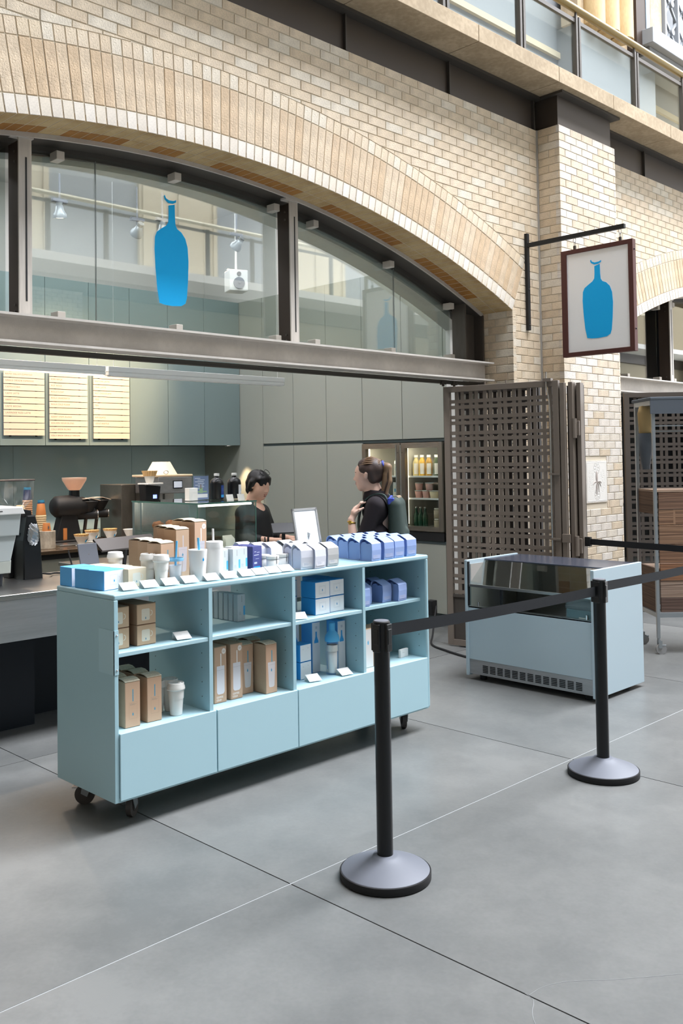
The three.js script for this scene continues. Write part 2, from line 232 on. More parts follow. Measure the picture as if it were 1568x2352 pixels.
// carved stone plaque set into the pier
{ const t = thing('wall_plaque', 'pale carved stone plaque with an insect relief set in the brick pier', 'plaque', [0, 0, 0]);
  const w = PQ[1] - PQ[0] - 0.008, h = PQ[3] - PQ[2] - 0.008, cx = (PQ[0] + PQ[1]) / 2, cy = (PQ[2] + PQ[3]) / 2;
  const bump = print(512, 512, (g, W, H) => { g.fillStyle = '#777'; g.fillRect(0, 0, W, H); g.strokeStyle = '#999'; g.lineWidth = 5; g.strokeRect(14, 14, W - 28, H - 28);
    const ros = (x, y, r) => { for (let k = 0; k < 14; k++) { const a = k / 14 * 6.283; g.strokeStyle = k % 2 ? '#333' : '#bbb'; g.lineWidth = 6; g.beginPath(); g.arc(x + Math.cos(a) * r * 0.6, y + Math.sin(a) * r * 0.6, r * 0.3, 0, 6.283); g.stroke(); } g.strokeStyle = '#444'; g.beginPath(); g.arc(x, y, r, 0, 6.283); g.stroke(); };
    ros(256, 90, 78); ros(256, 428, 74); g.strokeStyle = '#555'; g.lineWidth = 5; for (let k = 0; k < 70; k++) { const s = k % 2 ? 1 : -1, y = 130 + (k >> 1) * 7, x = 256 + s * (150 + 50 * Math.sin(k)); g.beginPath(); g.arc(x, y, 8 + (k % 5) * 4, k, k + 4); g.stroke(); } });
  bump.colorSpace = THREE.NoColorSpace;
  const pm = std(0xdedad2, 0.75, { bumpMap: bump, bumpScale: 0.012 }); pm.name = 'carved_stone';
  part('slab', bb(cx - w / 2, cx + w / 2, cy - h / 2, cy + h / 2, ZP - 0.04, ZP + 0.002), M.pale[2], t);
  part('carved_face', new THREE.PlaneGeometry(w - 0.02, h - 0.02, 1, 1).translate(cx, cy, ZP + 0.0035), pm, t);
  part('insect_relief', [new THREE.SphereGeometry(1, 12, 8).scale(0.021, 0.058, 0.006).translate(cx, cy + 0.045, ZP + 0.004), ...[[-0.075, -0.03], [0.085, -0.012], [-0.02, -0.12], [0.04, -0.1], [0.0, -0.13], [0.075, -0.05]].map(([a, b]) => tube([[cx, cy + 0.0, ZP + 0.004], [cx + a * 0.6, cy + b * 0.35 + 0.004, ZP + 0.006], [cx + a, cy + b, ZP + 0.004]], 0.003, 5, 8))], std(0xb3a79f, 0.8), t); }

const wallRight = struct('wall_right');
part('mortar', worldUV(archedWall(8.684, 17.2, TOP, CX2, RI, JH, ZB, ZW - 0.005)), M.mortar, wallRight);
{ const ms = new Masonry(wallRight, 'brick', 240); spandrel(ms, PX1 + 0.004, 12.4, CX2, M.bricks); ms.build(); }
const trimArch2 = struct('trim_2');
{ const ms = new Masonry(trimArch2, 'arch_brick', 280); archRing(ms, CX2, 9.1, 13.2); ms.build();
  part('soffit', worldUV(extr(poly([...arcPts(CX2, RI - 0.002, CX2 - JH, CX2 + JH), ...arcPts(CX2, RI + 0.03, CX2 - JH, CX2 + JH).reverse()]), 0.33).translate(0, 0, ZB)), M.soffit, trimArch2); }

// ---------- floor of sawn concrete slabs ----------
const floor = struct('floor');
part('joint_bed', bb(-8, 36, -0.16, -0.012, -10.2, 7.4), M.joint, floor);
{ const px = 2.06, pz = 2.185, slabMat = [M.floor]; const far = [];
  for (let i = -6; i < 16; i++) for (let k = -5; k < 4; k++) {
    const x0 = 2.455 + i * px, z0 = -2.745 + k * pz, g = worldUV(bb(x0 + 0.003, x0 + px - 0.003, -0.1, 0, z0 + 0.003, z0 + pz - 0.003));
    const u = g.attributes.uv, sh = [rr(0, 9), rr(0, 9)]; for (let n = 0; n < u.count; n++) u.setXY(n, u.getX(n) + sh[0], u.getY(n) + sh[1]);
    if (x0 < 12 && x0 > -0.7 && z0 > -9 && z0 < 0) part('slab', g, M.floor, floor); else far.push(g);
  }
  const m = part('outer_slab', far, M.floor, floor); m.userData.kind = 'stuff';
  // mineral bloom along two joints, where the sealer has worn
  part('crack', tube([[2.458, 0.0, -1.673], [2.447, 0.0005, -1.64], [2.43, 0.0005, -1.625], [2.40, 0.0005, -1.61], [2.36, 0.0005, -1.58], [2.30, 0.0005, -1.50]], 0.0008, 4, 24), M.jointLight, floor);
  part('crack', tube([[2.458, 0.0004, -1.66], [2.52, 0.0004, -1.655], [2.60, 0.0004, -1.618], [2.70, 0.0004, -1.53], [2.80, 0.0004, -1.45], [2.92, 0.0004, -1.36]], 0.0006, 4, 24), M.jointLight, floor);
  part('joint_filler', [bb(-3, 12, -0.02, -0.001, -2.748, -2.7415)], M.jointLight, floor); }

// ---------- steelwork of the arch ----------
function steelwork(name, cx, xl, xr, mull, shopMat) {
  const s = struct(name);
  const prof = poly([[-0.0, 2.343], [-0.16, 2.343], [-0.16, 2.357], [-0.055, 2.357], [-0.055, 2.501], [-0.16, 2.501], [-0.16, 2.515], [0, 2.515], [0, 2.501], [-0.043, 2.501], [-0.043, 2.357], [0, 2.357]]);
  part('beam', worldUV(extr(prof, xr - xl).rotateY(Math.PI / 2).translate(xl, 0, ZB + 0.02)), M.steel, s);
  part('track', [bb(xl, xr, 2.318, 2.343, ZB - 0.07, ZB - 0.005), bb(xl, xr, 2.31, 2.318, ZB - 0.04, ZB + 0.0)], M.steelDark, s);
  part('arch_lining', extr(poly([...arcPts(cx, RI - 0.004, cx - JH + 0.01, cx + JH - 0.01), ...arcPts(cx, RI - 0.024, cx - JH + 0.03, cx + JH - 0.03).reverse()]), 0.18).translate(0, 0, ZB - 0.175), M.steelDark, s);
  part('arch_lip', extr(poly([...arcPts(cx, RI - 0.002, cx - JH + 0.01, cx + JH - 0.01), ...arcPts(cx, RI - 0.03, cx - JH + 0.03, cx + JH - 0.03).reverse()]), 0.016).translate(0, 0, ZB), M.steel, s);
  part('arch_stop', extr(poly([...arcPts(cx, RI - 0.02, cx - JH + 0.02, cx + JH - 0.02), ...arcPts(cx, RI - 0.085, cx - JH + 0.06, cx + JH - 0.06).reverse()]), 0.014).translate(0, 0, ZB - 0.175), M.steelDark, s);
  for (const x of mull) {
    const y1 = yArch(cx, x, RI - 0.03), m = part('mullion', bb(x - 0.042, x + 0.042, 2.515, y1, ZB - 0.012, ZB, 0.002), M.steel, s);
    part('web', bb(x - 0.034, x - 0.02, 2.515, y1 - 0.02, ZB - 0.15, ZB - 0.012), M.rust, m); part('slot', bb(x + 0.0, x + 0.011, 2.62, y1 - 0.12, ZB - 0.001, ZB + 0.0015), M.black, m);
    part('bolt', [2.56, 2.6, y1 - 0.14, y1 - 0.08].map((y) => cyl(0.008, 0.008, 0.006, 0, 0, 0, 8).rotateZ(Math.PI / 2).translate(x - 0.036, y, ZB - 0.06)), M.steelDark, m);
    part('cap_plate', bb(x - 0.09, x + 0.05, y1 - 0.006, y1 + 0.012, ZB - 0.05, ZB + 0.012), M.steel, m);
    part('stiffener', bb(x + 0.03, x + 0.044, 2.357, 2.501, ZB - 0.023, ZB + 0.018), M.steelDark, s);
  }
  return s;
}
const frame1 = steelwork('trim_3', CX1, 0.34, 7.09, [0.44, 2.6, 4.78]);
{ const x0 = 6.90, y1 = (x) => yArch(CX1, x, RI - 0.03);
  part('end_post', [bb(x0, x0 + 0.016, 2.515, y1(x0) - 0.01, ZB - 0.15, ZB), bb(x0 + 0.24, x0 + 0.262, 2.31, y1(7.13), ZB - 0.15, ZB + 0.02), bb(x0 + 0.016, x0 + 0.24, 2.515, y1(x0 + 0.2), ZB - 0.09, ZB - 0.078), bb(7.09, 7.16, 2.343, 2.515, ZB - 0.1, ZB - 0.03)], M.bronze, frame1);
  part('gate_roller', [cyl(0.012, 0.012, 0.05, 6.56, 2.285, ZB, 10), cyl(0.03, 0.03, 0.02, 6.56, 2.3, ZB, 14), cyl(0.012, 0.012, 0.05, 6.72, 2.285, ZB, 10), cyl(0.03, 0.03, 0.02, 6.72, 2.3, ZB, 14)], M.steelDark, frame1); }
const frame2 = steelwork('trim_4', CX2, 9.16, 15.98, [11.08, 13.3]);

// arched glazing, three lights, clamped at the edges
const ZG = ZB - 0.165;
function pane(name, cx, x0, x1, clips, seam) {
  const s = struct(name), r = RI - 0.055;
  part('pane', extr(poly([[x0, 2.5], [x1, 2.5], ...arcPts(cx, r, x0, x1, 20).reverse()]), 0.01).translate(0, 0, ZG - 0.005), M.archGlass, s);
  if (seam) part('silicone_joint', bb(seam - 0.002, seam + 0.002, 2.52, yArch(cx, seam, r) - 0.02, ZG - 0.006, ZG + 0.006), M.silicone, s);
  for (const x of clips) { const y = yArch(cx, x, RI - 0.085), c = (yy) => bx(0.056, 0.056, 0.09, x, yy, ZG + 0.054, 0.004); part('glass_clamp', c(2.566), M.clampGrey, s); part('glass_clamp', c(y - 0.012), M.clampGrey, s); }
  return s;
}
pane('window_1', CX1, 0.5, 2.55, [1.0, 1.75, 2.4]);
pane('window_2', CX1, 2.66, 4.74, [2.87, 3.76, 4.67], 3.17);
pane('window_3', CX1, 4.85, 6.88, [5.08, 5.98, 6.8], 6.1);
pane('window_4', CX2, 9.3, 11.02, [10.1, 10.9]); pane('window_5', CX2, 11.14, 13.25, [11.3, 12.3]);
{ const t = thing('window_emblem', 'large flat blue bottle emblem stuck on the arched window glass', 'sign', [3.765, 2.735, ZG + 0.006]); part('emblem', emblem(0.725, 0.002).scale(0.88, 1, 1), M.emblem, t); }

// ---------- steel spandrel beam, balcony slab, railing ----------
const SOF = 5.07, ZF = -4.5;
const beamUp = struct('trim_5');
part('web', [bb(-6, PX0, TOP + 0.004, SOF, ZW - 0.1, ZW - 0.03), bb(PX1, 20, TOP + 0.004, SOF, ZW - 0.1, ZW - 0.03), bb(PX0 + 0.03, PX1 - 0.03, TOP + 0.004, SOF - 0.01, ZW - 0.03, ZP - 0.03)], M.panelDark, beamUp);
part('flange', [bb(-6, PX0, SOF - 0.028, SOF - 0.002, ZW - 0.06, ZW + 0.05), bb(PX1, 20, SOF - 0.028, SOF - 0.002, ZW - 0.06, ZW + 0.05), bb(PX0 - 0.01, PX1 + 0.03, SOF - 0.024, SOF - 0.002, ZW - 0.03, ZP + 0.05)], M.steelDark, beamUp);
for (const x of [1.24, 2.5, 3.77, 5.04, 6.31, 7.6, 9.82, 11.1, 12.4]) part('stiffener', bb(x - 0.007, x + 0.007, TOP + 0.004, SOF - 0.02, ZW - 0.03, ZW + 0.0), M.steelDark, beamUp);
const balcony = struct('ceiling_balcony');
{ const js = [-6, -2.6, -1.35, -0.1, 1.15, 2.42, 3.7, 4.97, 6.235, 7.46, 8.46, 9.7, 10.95, 12.2, 13.5, 20]; js.slice(0, -1).forEach((x, i) => part('edge_slab', worldUV(bb(x + 0.003, js[i + 1] - 0.003, SOF, 5.215, -5.6, ZF, 0.004)), M.stone, balcony)); part('deck', bb(-6, 20, SOF + 0.01, 5.2, -7.0, -5.5), M.stone, balcony); }
{ const t = thing('balcony_railing', 'dark steel and glass railing with a round brass handrail above the balcony edge', 'railing', [0, 5.2, -4.95]);
  const y1 = 0.98, xs = [4.1, 5.2, 6.35, 7.53, 8.55, 9.8, 11.0, 12.2, 13.4, 14.6];
  xs.forEach((x, i) => { part('post', [bb(x - 0.045, x - 0.012, 0, y1, -0.03, 0.03), bb(x + 0.012, x + 0.045, 0, y1, -0.03, 0.03), bb(x - 0.012, x + 0.012, 0.0, y1 - 0.02, -0.012, 0.012), bb(x - 0.01, x + 0.01, y1 - 0.03, y1 + 0.06, -0.01, 0.01)], M.steelDark, t);
    if (i < xs.length - 1) { const p = part('glass_panel', bb(x + 0.06, xs[i + 1] - 0.06, 0.05, y1 - 0.06, -0.005, 0.005), M.glass, t); for (const [ra, rb] of [[y1 - 0.07, y1 - 0.03], [0.03, 0.06]]) part('panel_rail', bb(x + 0.045, xs[i + 1] - 0.045, ra, rb, -0.018, 0.018), M.steelDark, p); } });
  part('handrail', rod([3.5, y1 + 0.09, 0], [15.2, y1 + 0.09, 0], 0.04, 16), M.brass, t); }
// upper storey behind the balcony
const wallUp = struct('wall_upper');
part('panelling', bb(-6, 20, 5.2, 16.4, -6.9, -6.6), M.panelGrey, wallUp);
part('moulding', [bb(-6, 20, 6.15, 6.22, -6.6, -6.56), bb(-6, 20, 6.95, 7.03, -6.6, -6.55), bb(-6, 20, 5.2, 5.45, -6.6, -6.56), bb(-6, 20, 9.9, 10.1, -6.6, -6.5)], M.cream, wallUp);
for (const [a, b] of [[6.1, 8.6], [8.9, 10.9]]) part('panel_frame', [bb(a, b, 6.6, 6.66, -6.6, -6.55), bb(a, b, 5.75, 5.81, -6.6, -6.55), bb(a, a + 0.06, 5.75, 6.66, -6.6, -6.55), bb(b - 0.06, b, 5.75, 6.66, -6.6, -6.55)], M.cream, wallUp);
part('pilaster', [bb(10.9, 13.0, 5.2, 7.35, -6.6, -6.25), bb(10.8, 13.1, 6.1, 6.2, -6.65, -6.2)], M.panelGrey, wallUp);
{ const t = thing('brick_column', 'cluster of cream brick shafts rising behind the balcony handrail', 'column', [11.55, 7.35, -6.2]); for (const [i, x] of [-0.4, -0.05, 0.3].entries()) part('shaft', cyl(0.16, 0.16, 5, x, 0, 0.02 * i, 24), M.soffit, t); part('backing', bb(-0.7, 0.62, 0, 5, -0.3, -0.05), M.stone, t);
  const p = thing('steel_column', 'dark brown steel column beside the cream brick shafts at the top right', 'column', [12.32, 7.35, -6.15]); part('web', bb(-0.13, 0.15, 0, 5, -0.12, 0.04), M.rust, p); part('edge_strip', bb(0.15, 0.26, 0, 5, -0.02, 0.05), std(0x8fa9bf, 0.4), p);
  const q = thing('stone_arch', 'pale stone arch pier beside the white lattice at the top right corner', 'arch', [12.8, 7.65, -6.3]); part('pier', worldUV(bb(-0.2, 0.16, 0, 5, -0.2, 0.2, 0.02)), M.stone, q); part('ledge', [bb(-0.45, 2.4, -0.22, 0.0, -0.25, 0.35, 0.01), bb(-0.35, 2.4, -0.34, -0.22, -0.2, 0.25, 0.01)], M.panelGrey, q); }
{ const t = thing('lattice_truss', 'white riveted lattice truss against the light at the top right corner', 'truss', [13.0, 7.66, -6.1]); const L = [];
  for (let i = 0; i < 4; i++) for (let j = 0; j < 5; j++) { const x = i * 0.42, y = j * 0.42; L.push([[x, y], [x + 0.42, y + 0.42]], [[x + 0.42, y], [x, y + 0.42]]); }
  L.forEach(([a, b]) => part('brace', bar([a[0], a[1], 0], [b[0], b[1], 0], 0.03, 0.035), M.panelGrey, t)); for (let i = 0; i <= 4; i++) part('chord', bb(i * 0.42 - 0.025, i * 0.42 + 0.025, 0, 2.1, -0.04, 0.04), M.panelGrey, t); for (let i = 0; i < 4; i++) for (let j = 0; j < 5; j++) part('boss', cyl(0.05, 0.05, 0.05, 0, 0, 0, 12).rotateX(Math.PI / 2).translate(i * 0.42 + 0.21, j * 0.42 + 0.21, 0), M.panelGrey, t); }
// ---------- the rest of the hall (behind and around the camera) ----------
const hall = struct('wall_opposite');
part('ground_storey', bb(-8, 36, 0, 4.757, 4.75, 5.0), M.cream, hall);
for (const x of [-0.7, 8.16, 17.0]) part('pier', bb(x - 0.52, x + 0.52, 0, 4.757, 4.45, 4.75), M.pier[0], hall);
for (const x of [3.75, 12.57]) { part('arch_ring', extr(poly([...arcPts(x, RI, x - JH, x + JH), ...arcPts(x, RE, x - JH, x + JH).reverse()]), 0.04).translate(0, 0, 4.71), M.pale[0], hall); part('shopfront', bb(x - 3.4, x + 3.4, 0, 3.0, 4.69, 4.74), M.teal, hall); part('shop_beam', bb(x - 3.4, x + 3.4, 2.34, 2.52, 4.6, 4.69), M.steel, hall); }
{ const ms = []; rowsOf(0.8, 4.757, (j, ya, yb) => bricksBetween(7.64, 8.68, (j % 2) * BL / 2, (a, b) => ms.push(prism([[a, ya], [b, ya], [b, yb], [a, yb]], 0.03, 0.0025).rotateY(Math.PI).translate(16.32, 0, 4.43)))); const m = part('pier_brick', ms, M.pier[2], hall); m.userData.kind = 'stuff'; }
part('beam_band', bb(-8, 36, 4.757, SOF, 4.6, 4.75), M.panelDark, hall);
part('balcony_slab', bb(-8, 36, SOF, 5.22, 3.6, 7.2), M.fasciaPale, hall);
part('upper_wall', bb(-8, 36, 5.2, 16.4, 7.1, 7.3), M.panelGrey, hall);
for (let x = -6; x < 30; x += 4.4) part('upper_window', [bb(x, x + 2.2, 6.0, 9.0, 7.02, 7.1), bb(x + 0.08, x + 0.14, 6, 9, 6.98, 7.04), bb(x + 1.05, x + 1.12, 6, 9, 6.98, 7.04), bb(x + 2.06, x + 2.12, 6, 9, 6.98, 7.04)], M.cream, hall);
part('handrail', rod([-8, 6.34, 4.05], [30, 6.34, 4.05], 0.04, 12), M.railPale, hall);
{ const P = []; for (let x = -6; x < 24; x += 1.15) P.push(bb(x - 0.04, x + 0.04, 5.2, 6.25, 4.03, 4.08)); P.push(bb(-8, 24, 6.18, 6.23, 4.03, 4.08)); part('rail_post', P, M.steelDark, hall); }
const hallEnd = struct('wall_ends');
part('west_end', bb(-8.2, -8, 0, 16.6, -10.2, 7.4), M.panelDark, hallEnd);
part('east_end', [bb(34, 34.2, 0, 1.6, -10.2, 7.4), bb(34, 34.2, 9, 16.6, -10.2, 7.4), bb(34, 34.2, 1.6, 9, -10.2, -3.9), bb(34, 34.2, 1.6, 9, 3.5, 7.4)], M.cream, hallEnd);
{ const w = struct('window_6'); part('daylit_glazing', bb(34.0, 34.06, 1.6, 9, -3.9, 3.5), glow(0xeef3ff, 1.2), w); const b = []; for (let z = -3.9; z <= 3.6; z += 0.92) b.push(bb(33.9, 34, 1.6, 9, z - 0.04, z + 0.04)); for (let y = 1.6; y <= 9; y += 1.2) b.push(bb(33.9, 34, y - 0.04, y + 0.04, -3.9, 3.5)); part('glazing_bar', b, M.white, w); }
const roof = struct('ceiling');
part('roof_deck', [bb(-8.2, SKY_X0, 16.4, 16.7, -7, 7.4), bb(SKY_X1, 34.2, 16.4, 16.7, -7, 7.4), bb(SKY_X0, SKY_X1, 16.4, 16.7, -7, SKY_Z0), bb(SKY_X0, SKY_X1, 16.4, 16.7, SKY_Z1, 7.4)], M.plaster, roof);
part('lower_east_return', [bb(20, 20.2, 0, 16.4, -10.2, -6.6), bb(-8, 20, 16.3, 16.4, -7, -6.6)], M.plaster, roof);
{ const w = struct('window_7'); part('skylight_glazing', bb(SKY_X0, SKY_X1, SKY_Y, SKY_Y + 0.05, SKY_Z0, SKY_Z1), glow(0xf2f6ff, 1.6), w); const b = []; for (let x = SKY_X0; x <= SKY_X1; x += 1.45) b.push(bb(x - 0.03, x + 0.03, SKY_Y - 0.02, SKY_Y, SKY_Z0, SKY_Z1)); part('skylight_bar', b, M.steelDark, w); }
// ---------- rolling merchandise cart ----------
const T = 1.056, S1 = 0.793, S0 = 0.435, CF = -3.66, CB = -4.18;
function caster(parent, x, z, turn, h, m = M.castor) {
  const c = part('caster', [bx(0.085, 0.006, 0.07, 0, h - 0.003, 0), cyl(0.02, 0.02, 0.022, 0, h - 0.028, 0, 16), extr(poly([[-0.022, h - 0.012], [0.03, h - 0.012], [0.042, h * 0.42], [0.012, h * 0.3]]), 0.004).translate(0, 0, 0.019), extr(poly([[-0.022, h - 0.012], [0.03, h - 0.012], [0.042, h * 0.42], [0.012, h * 0.3]]), 0.004).translate(0, 0, -0.023)], M.galv, parent);
  c.position.set(x, 0, z); c.rotation.y = turn;
  const r = Math.min(0.048, (h - 0.02) / 2); part('wheel', [cyl(r, r, 0.026, 0, -0.013, 0, 24).rotateX(Math.PI / 2).translate(0.026, r, 0), cyl(r * 0.45, r * 0.45, 0.034, 0, -0.017, 0, 16).rotateX(Math.PI / 2).translate(0.026, r, 0)], m, c);
  part('brake_tab', bx(0.034, 0.008, 0.026, 0.07, h * 0.62, 0).rotateZ(0), M.chrome, c); return c;
}
{ const t = thing('display_cart', 'pale blue rolling shelf cart stacked with coffee goods in front of the counter', 'cart', [0, 0, 0]);
  const y0 = 0.132, x0 = 2.24, x1 = 4.44;
  part('top', bb(x0, x1, 1.03, T, CB, CF, 0.008), M.cart, t);
  part('side_panel', bb(x0, x0 + 0.022, y0, 1.031, CB, CF, 0.003), M.cart, t); part('side_panel', bb(x1 - 0.027, x1, y0, 1.036, CB, CF, 0.012), M.cart, t);
  part('base', bb(x0 + 0.02, x1 - 0.02, y0, y0 + 0.02, CB, CF + 0.0), M.cart, t);
  part('back_panel', bb(x0 + 0.02, x1 - 0.02, y0, S0, CB, CB + 0.018), M.cart, t);
  part('bay_floor', bb(x0 + 0.021, x1 - 0.026, S0 - 0.02, S0, CB, CF - 0.002), M.cartEdge, t);
  for (const [a, b] of [[2.769, 2.79], [3.317, 3.339], [3.856, 3.876]]) part('divider', bb(a, b, S0, 1.031, CB, CF - 0.0015), M.cart, t);
  for (const [a, b, z] of [[2.262, 2.769, -0.006], [2.79, 3.317, -0.008], [3.339, 3.856, -0.006], [3.876, 4.413, -0.045]]) part('shelf', bb(a, b, S1 - 0.02, S1, CB + 0.01, CF + z, 0.003), M.cartEdge, t);
  part('back_panel', bb(3.876, 4.413, S0, 1.031, CB, CB + 0.016), M.cart, t);
  for (const [a, b] of [[2.263, 2.802], [2.808, 3.339], [3.3435, 4.41]]) part('drawer_front', bb(a, b, 0.14, 0.437, CF - 0.01, CF + 0.008, 0.003), M.cartEdge, t);
  const pl = part('corner_plate', [bb(x0 - 0.003, x0, 0.7, 0.897, CF - 0.125, CF + 0.003), bb(x0 - 0.003, x0 + 0.022, 0.7, 0.897, CF, CF + 0.003)], M.cartEdge, t);
  part('screw', [[0.72], [0.875]].map(([y]) => new THREE.SphereGeometry(0.005, 8, 6).translate(x0 + 0.012, y, CF + 0.004)), M.chrome, pl);
  const H = []; for (const x of [2.768, 3.316, 3.855, 4.412]) for (const z of [-3.72, -4.12]) for (let k = 0; k < 7; k++) if (Math.abs(0.5 + k * 0.07 - S1) > 0.03) H.push(cyl(0.0022, 0.0022, 0.002, 0, 0, 0, 8).rotateZ(Math.PI / 2).translate(x, 0.5 + k * 0.07, z)); part('shelf_pin_hole', H, M.joint, t);
  for (const [x, z, a] of [[2.39, -3.78, 0.6], [4.33, -3.78, 0.9], [2.36, -4.08, 2.4], [4.3, -4.08, 2.0]]) caster(t, x, z, a, y0 - 0.001, M.wheelGrey);
}
// -- printed faces --
const small = (g, x, y, n, w, c = '#9aa2a8') => { g.fillStyle = c; for (let i = 0; i < n; i++) g.fillRect(x, y + i * 7, w * (0.6 + 0.4 * ((i * 37) % 10) / 10), 2); };
const faceMugWhite = print(256, 200, (g, w, h) => { g.fillStyle = '#f1f2f5'; g.fillRect(0, 0, w, h); g.strokeStyle = '#d3d7de'; g.lineWidth = 3; g.strokeRect(70, 45, 95, 105); g.beginPath(); g.arc(172, 95, 26, -1.4, 1.4); g.stroke(); emblem2d(g, 122, 122, 30); });
const faceMugTan = (bg, mug) => print(256, 232, (g, w, h) => { g.fillStyle = bg; g.fillRect(0, 0, w, h); g.fillStyle = mug; g.beginPath(); g.roundRect(62, 52, 112, 140, 18); g.fill(); g.strokeStyle = mug; g.lineWidth = 9; g.beginPath(); g.arc(178, 108, 32, -1.3, 1.5); g.stroke(); emblem2d(g, 118, 176, 30, '#5f8ea8'); });
const mugTan = faceMugTan('#cdae8e', '#e2dac8'), mugPale = faceMugTan('#ded2b9', '#d9dcd3');
const faceTumbler = (bg, cup, straw, text, sealOn) => print(160, 512, (g, w, h) => { g.fillStyle = bg; g.fillRect(0, 0, w, h); g.fillStyle = straw; g.fillRect(80, 60, 13, 130); g.fillStyle = cup; g.beginPath(); if (text) g.roundRect(30, 175, 104, 262, [4, 4, 30, 30]); else { g.moveTo(26, 185); g.lineTo(136, 185); g.lineTo(122, 430); g.quadraticCurveTo(118, 452, 98, 452); g.lineTo(62, 452); g.quadraticCurveTo(44, 452, 40, 430); } g.fill(); g.fillStyle = 'rgba(120,110,110,.35)'; g.fillRect(30, 212, 104, 2);
  if (text) { g.fillStyle = '#f2ece6'; g.font = 'bold 25px sans-serif'; g.fillText('COFFEE', 24, 472); g.fillText('COLD', 24, 498); } else emblem2d(g, 80, 285, 36, '#3f96bd');
  if (sealOn) { g.fillStyle = '#efe6de'; g.beginPath(); g.arc(126, 42, 27, 0, 7); g.fill(); g.fillStyle = '#b9a79a'; g.font = 'bold 13px sans-serif'; g.fillText('NEW', 111, 47); } });
const fCold = faceTumbler('#c7a488', '#e6e2e6', '#f1ece8', true, true), fTumb = faceTumbler('#caa68a', '#d9d3d3', '#4f9fb8', false, false), fSeal = faceTumbler('#cdaa8e', '#c9c8d2', '#f4f1f0', false, true), fBig = faceTumbler('#cfb094', '#d4ccd0', '#d4ccd0', false, false);
const fGlass = print(160, 440, (g, w, h) => { g.fillStyle = '#cba88b'; g.fillRect(0, 0, w, h); g.fillStyle = '#5f98ad'; g.fillRect(77, 70, 12, 120); g.strokeStyle = '#b2977f'; g.lineWidth = 2; g.strokeRect(40, 200, 88, 160); small(g, 48, 210, 3, 80, '#8a8278'); emblem2d(g, 82, 330, 34, '#4f93ad'); });
const fGrey = print(128, 256, (g, w, h) => { g.fillStyle = '#d0d6da'; g.fillRect(0, 0, w, h); g.fillStyle = '#6e6a6a'; g.fillRect(70, 10, 5, 62); g.fillStyle = '#56b9ee'; g.beginPath(); g.roundRect(98, 110, 40, 90, 10); g.fill(); small(g, 20, 165, 5, 50); });
const fNavy = print(160, 256, (g, w, h) => { g.fillStyle = '#4a4f8c'; g.fillRect(0, 0, w, h); g.fillStyle = '#c9cbe6'; g.fillRect(28, 52, 34, 6); g.fillRect(74, 62, 48, 6); g.fillRect(24, 88, 84, 8); g.fillRect(50, 132, 62, 4); g.fillRect(26, 168, 50, 20); g.fillStyle = '#2fa8ee'; g.beginPath(); g.roundRect(16, 216, 118, 40, 10); g.fill(); });
const fBottleTall = print(160, 700, (g, w, h) => { g.fillStyle = '#e8eaee'; g.fillRect(0, 0, w, h); g.fillStyle = '#3aa5e8'; const b = [[40, 290], [40, 262], [56, 230], [66, 200], [68, 130], [98, 130], [100, 200], [112, 230], [128, 262], [128, 290]]; g.beginPath(); b.forEach(([x, y]) => g.lineTo(x, y)); g.closePath(); g.fill(); g.fillStyle = '#c9cfd8'; g.fillRect(66, 55, 40, 36); });
const fBlueMug = print(256, 208, (g, w, h) => { g.fillStyle = '#eceef0'; g.fillRect(0, 0, w, h); g.strokeStyle = '#ced4da'; g.lineWidth = 3; g.strokeRect(66, 48, 120, 112); g.strokeRect(78, 60, 96, 88); emblem2d(g, 126, 122, 34, '#3b8ec0'); });
const fPlainWhite = print(256, 280, (g, w, h) => { g.fillStyle = '#eceff1'; g.fillRect(0, 0, w, h); small(g, 50, 70, 2, 40); small(g, 170, 56, 2, 40); });
const fCan = print(128, 128, (g, w, h) => { g.fillStyle = '#eff1f2'; g.fillRect(0, 0, w, h); });
const labelPrint = (bg) => print(96, 96, (g, w, h) => { g.fillStyle = bg; g.fillRect(0, 0, w, h); small(g, 12, 16, 4, 50, '#7f8fae'); small(g, 12, 56, 4, 66, '#93a1bd'); });
const lblBlue = printed(labelPrint('#aab7de')), lblWhite = printed(labelPrint('#eef0f7')), lblGrey = printed(labelPrint('#d6d5d3'));
// a carton: x to the right, front at z = 0, going back
function carton(name, w, h, d, side, face, opts = {}) {
  const t = thing(name, '', 'box'); t.userData.h = h;
  const L = [bb(-w / 2, w / 2, 0.0006, h, -d, 0, 0.003)];
  part('carton', L, side, t);
  if (opts.lid) part('lid_flap', extr(ribbon([[0.001, h + 0.001], [-d * 0.25, h + 0.009], [-d * 0.6, h + 0.01], [-d + 0.002, h + 0.0015]], 0.0025), w - 0.002).rotateY(-Math.PI / 2).scale(1, 1, 1).translate(w / 2 - 0.001, 0, 0), opts.lid, t);
  part('printed_face', new THREE.PlaneGeometry(w - 0.004, h - 0.006).translate(0, h / 2, 0.0008), printed(face, 0.6), t);
  return t;
}
const protos = {};
function place(key, make, at, turn, label, group) {
  let o; if (!protos[key]) { o = protos[key] = make(); o.position.set(...at); o.rotation.y = turn; o.userData.label = label; if (group) o.userData.group = group; } else o = dup(protos[key], label, at, turn, group); return o;
}
const D = Math.PI / 180, ORD = ['first', 'second', 'third', 'fourth', 'fifth', 'sixth'];
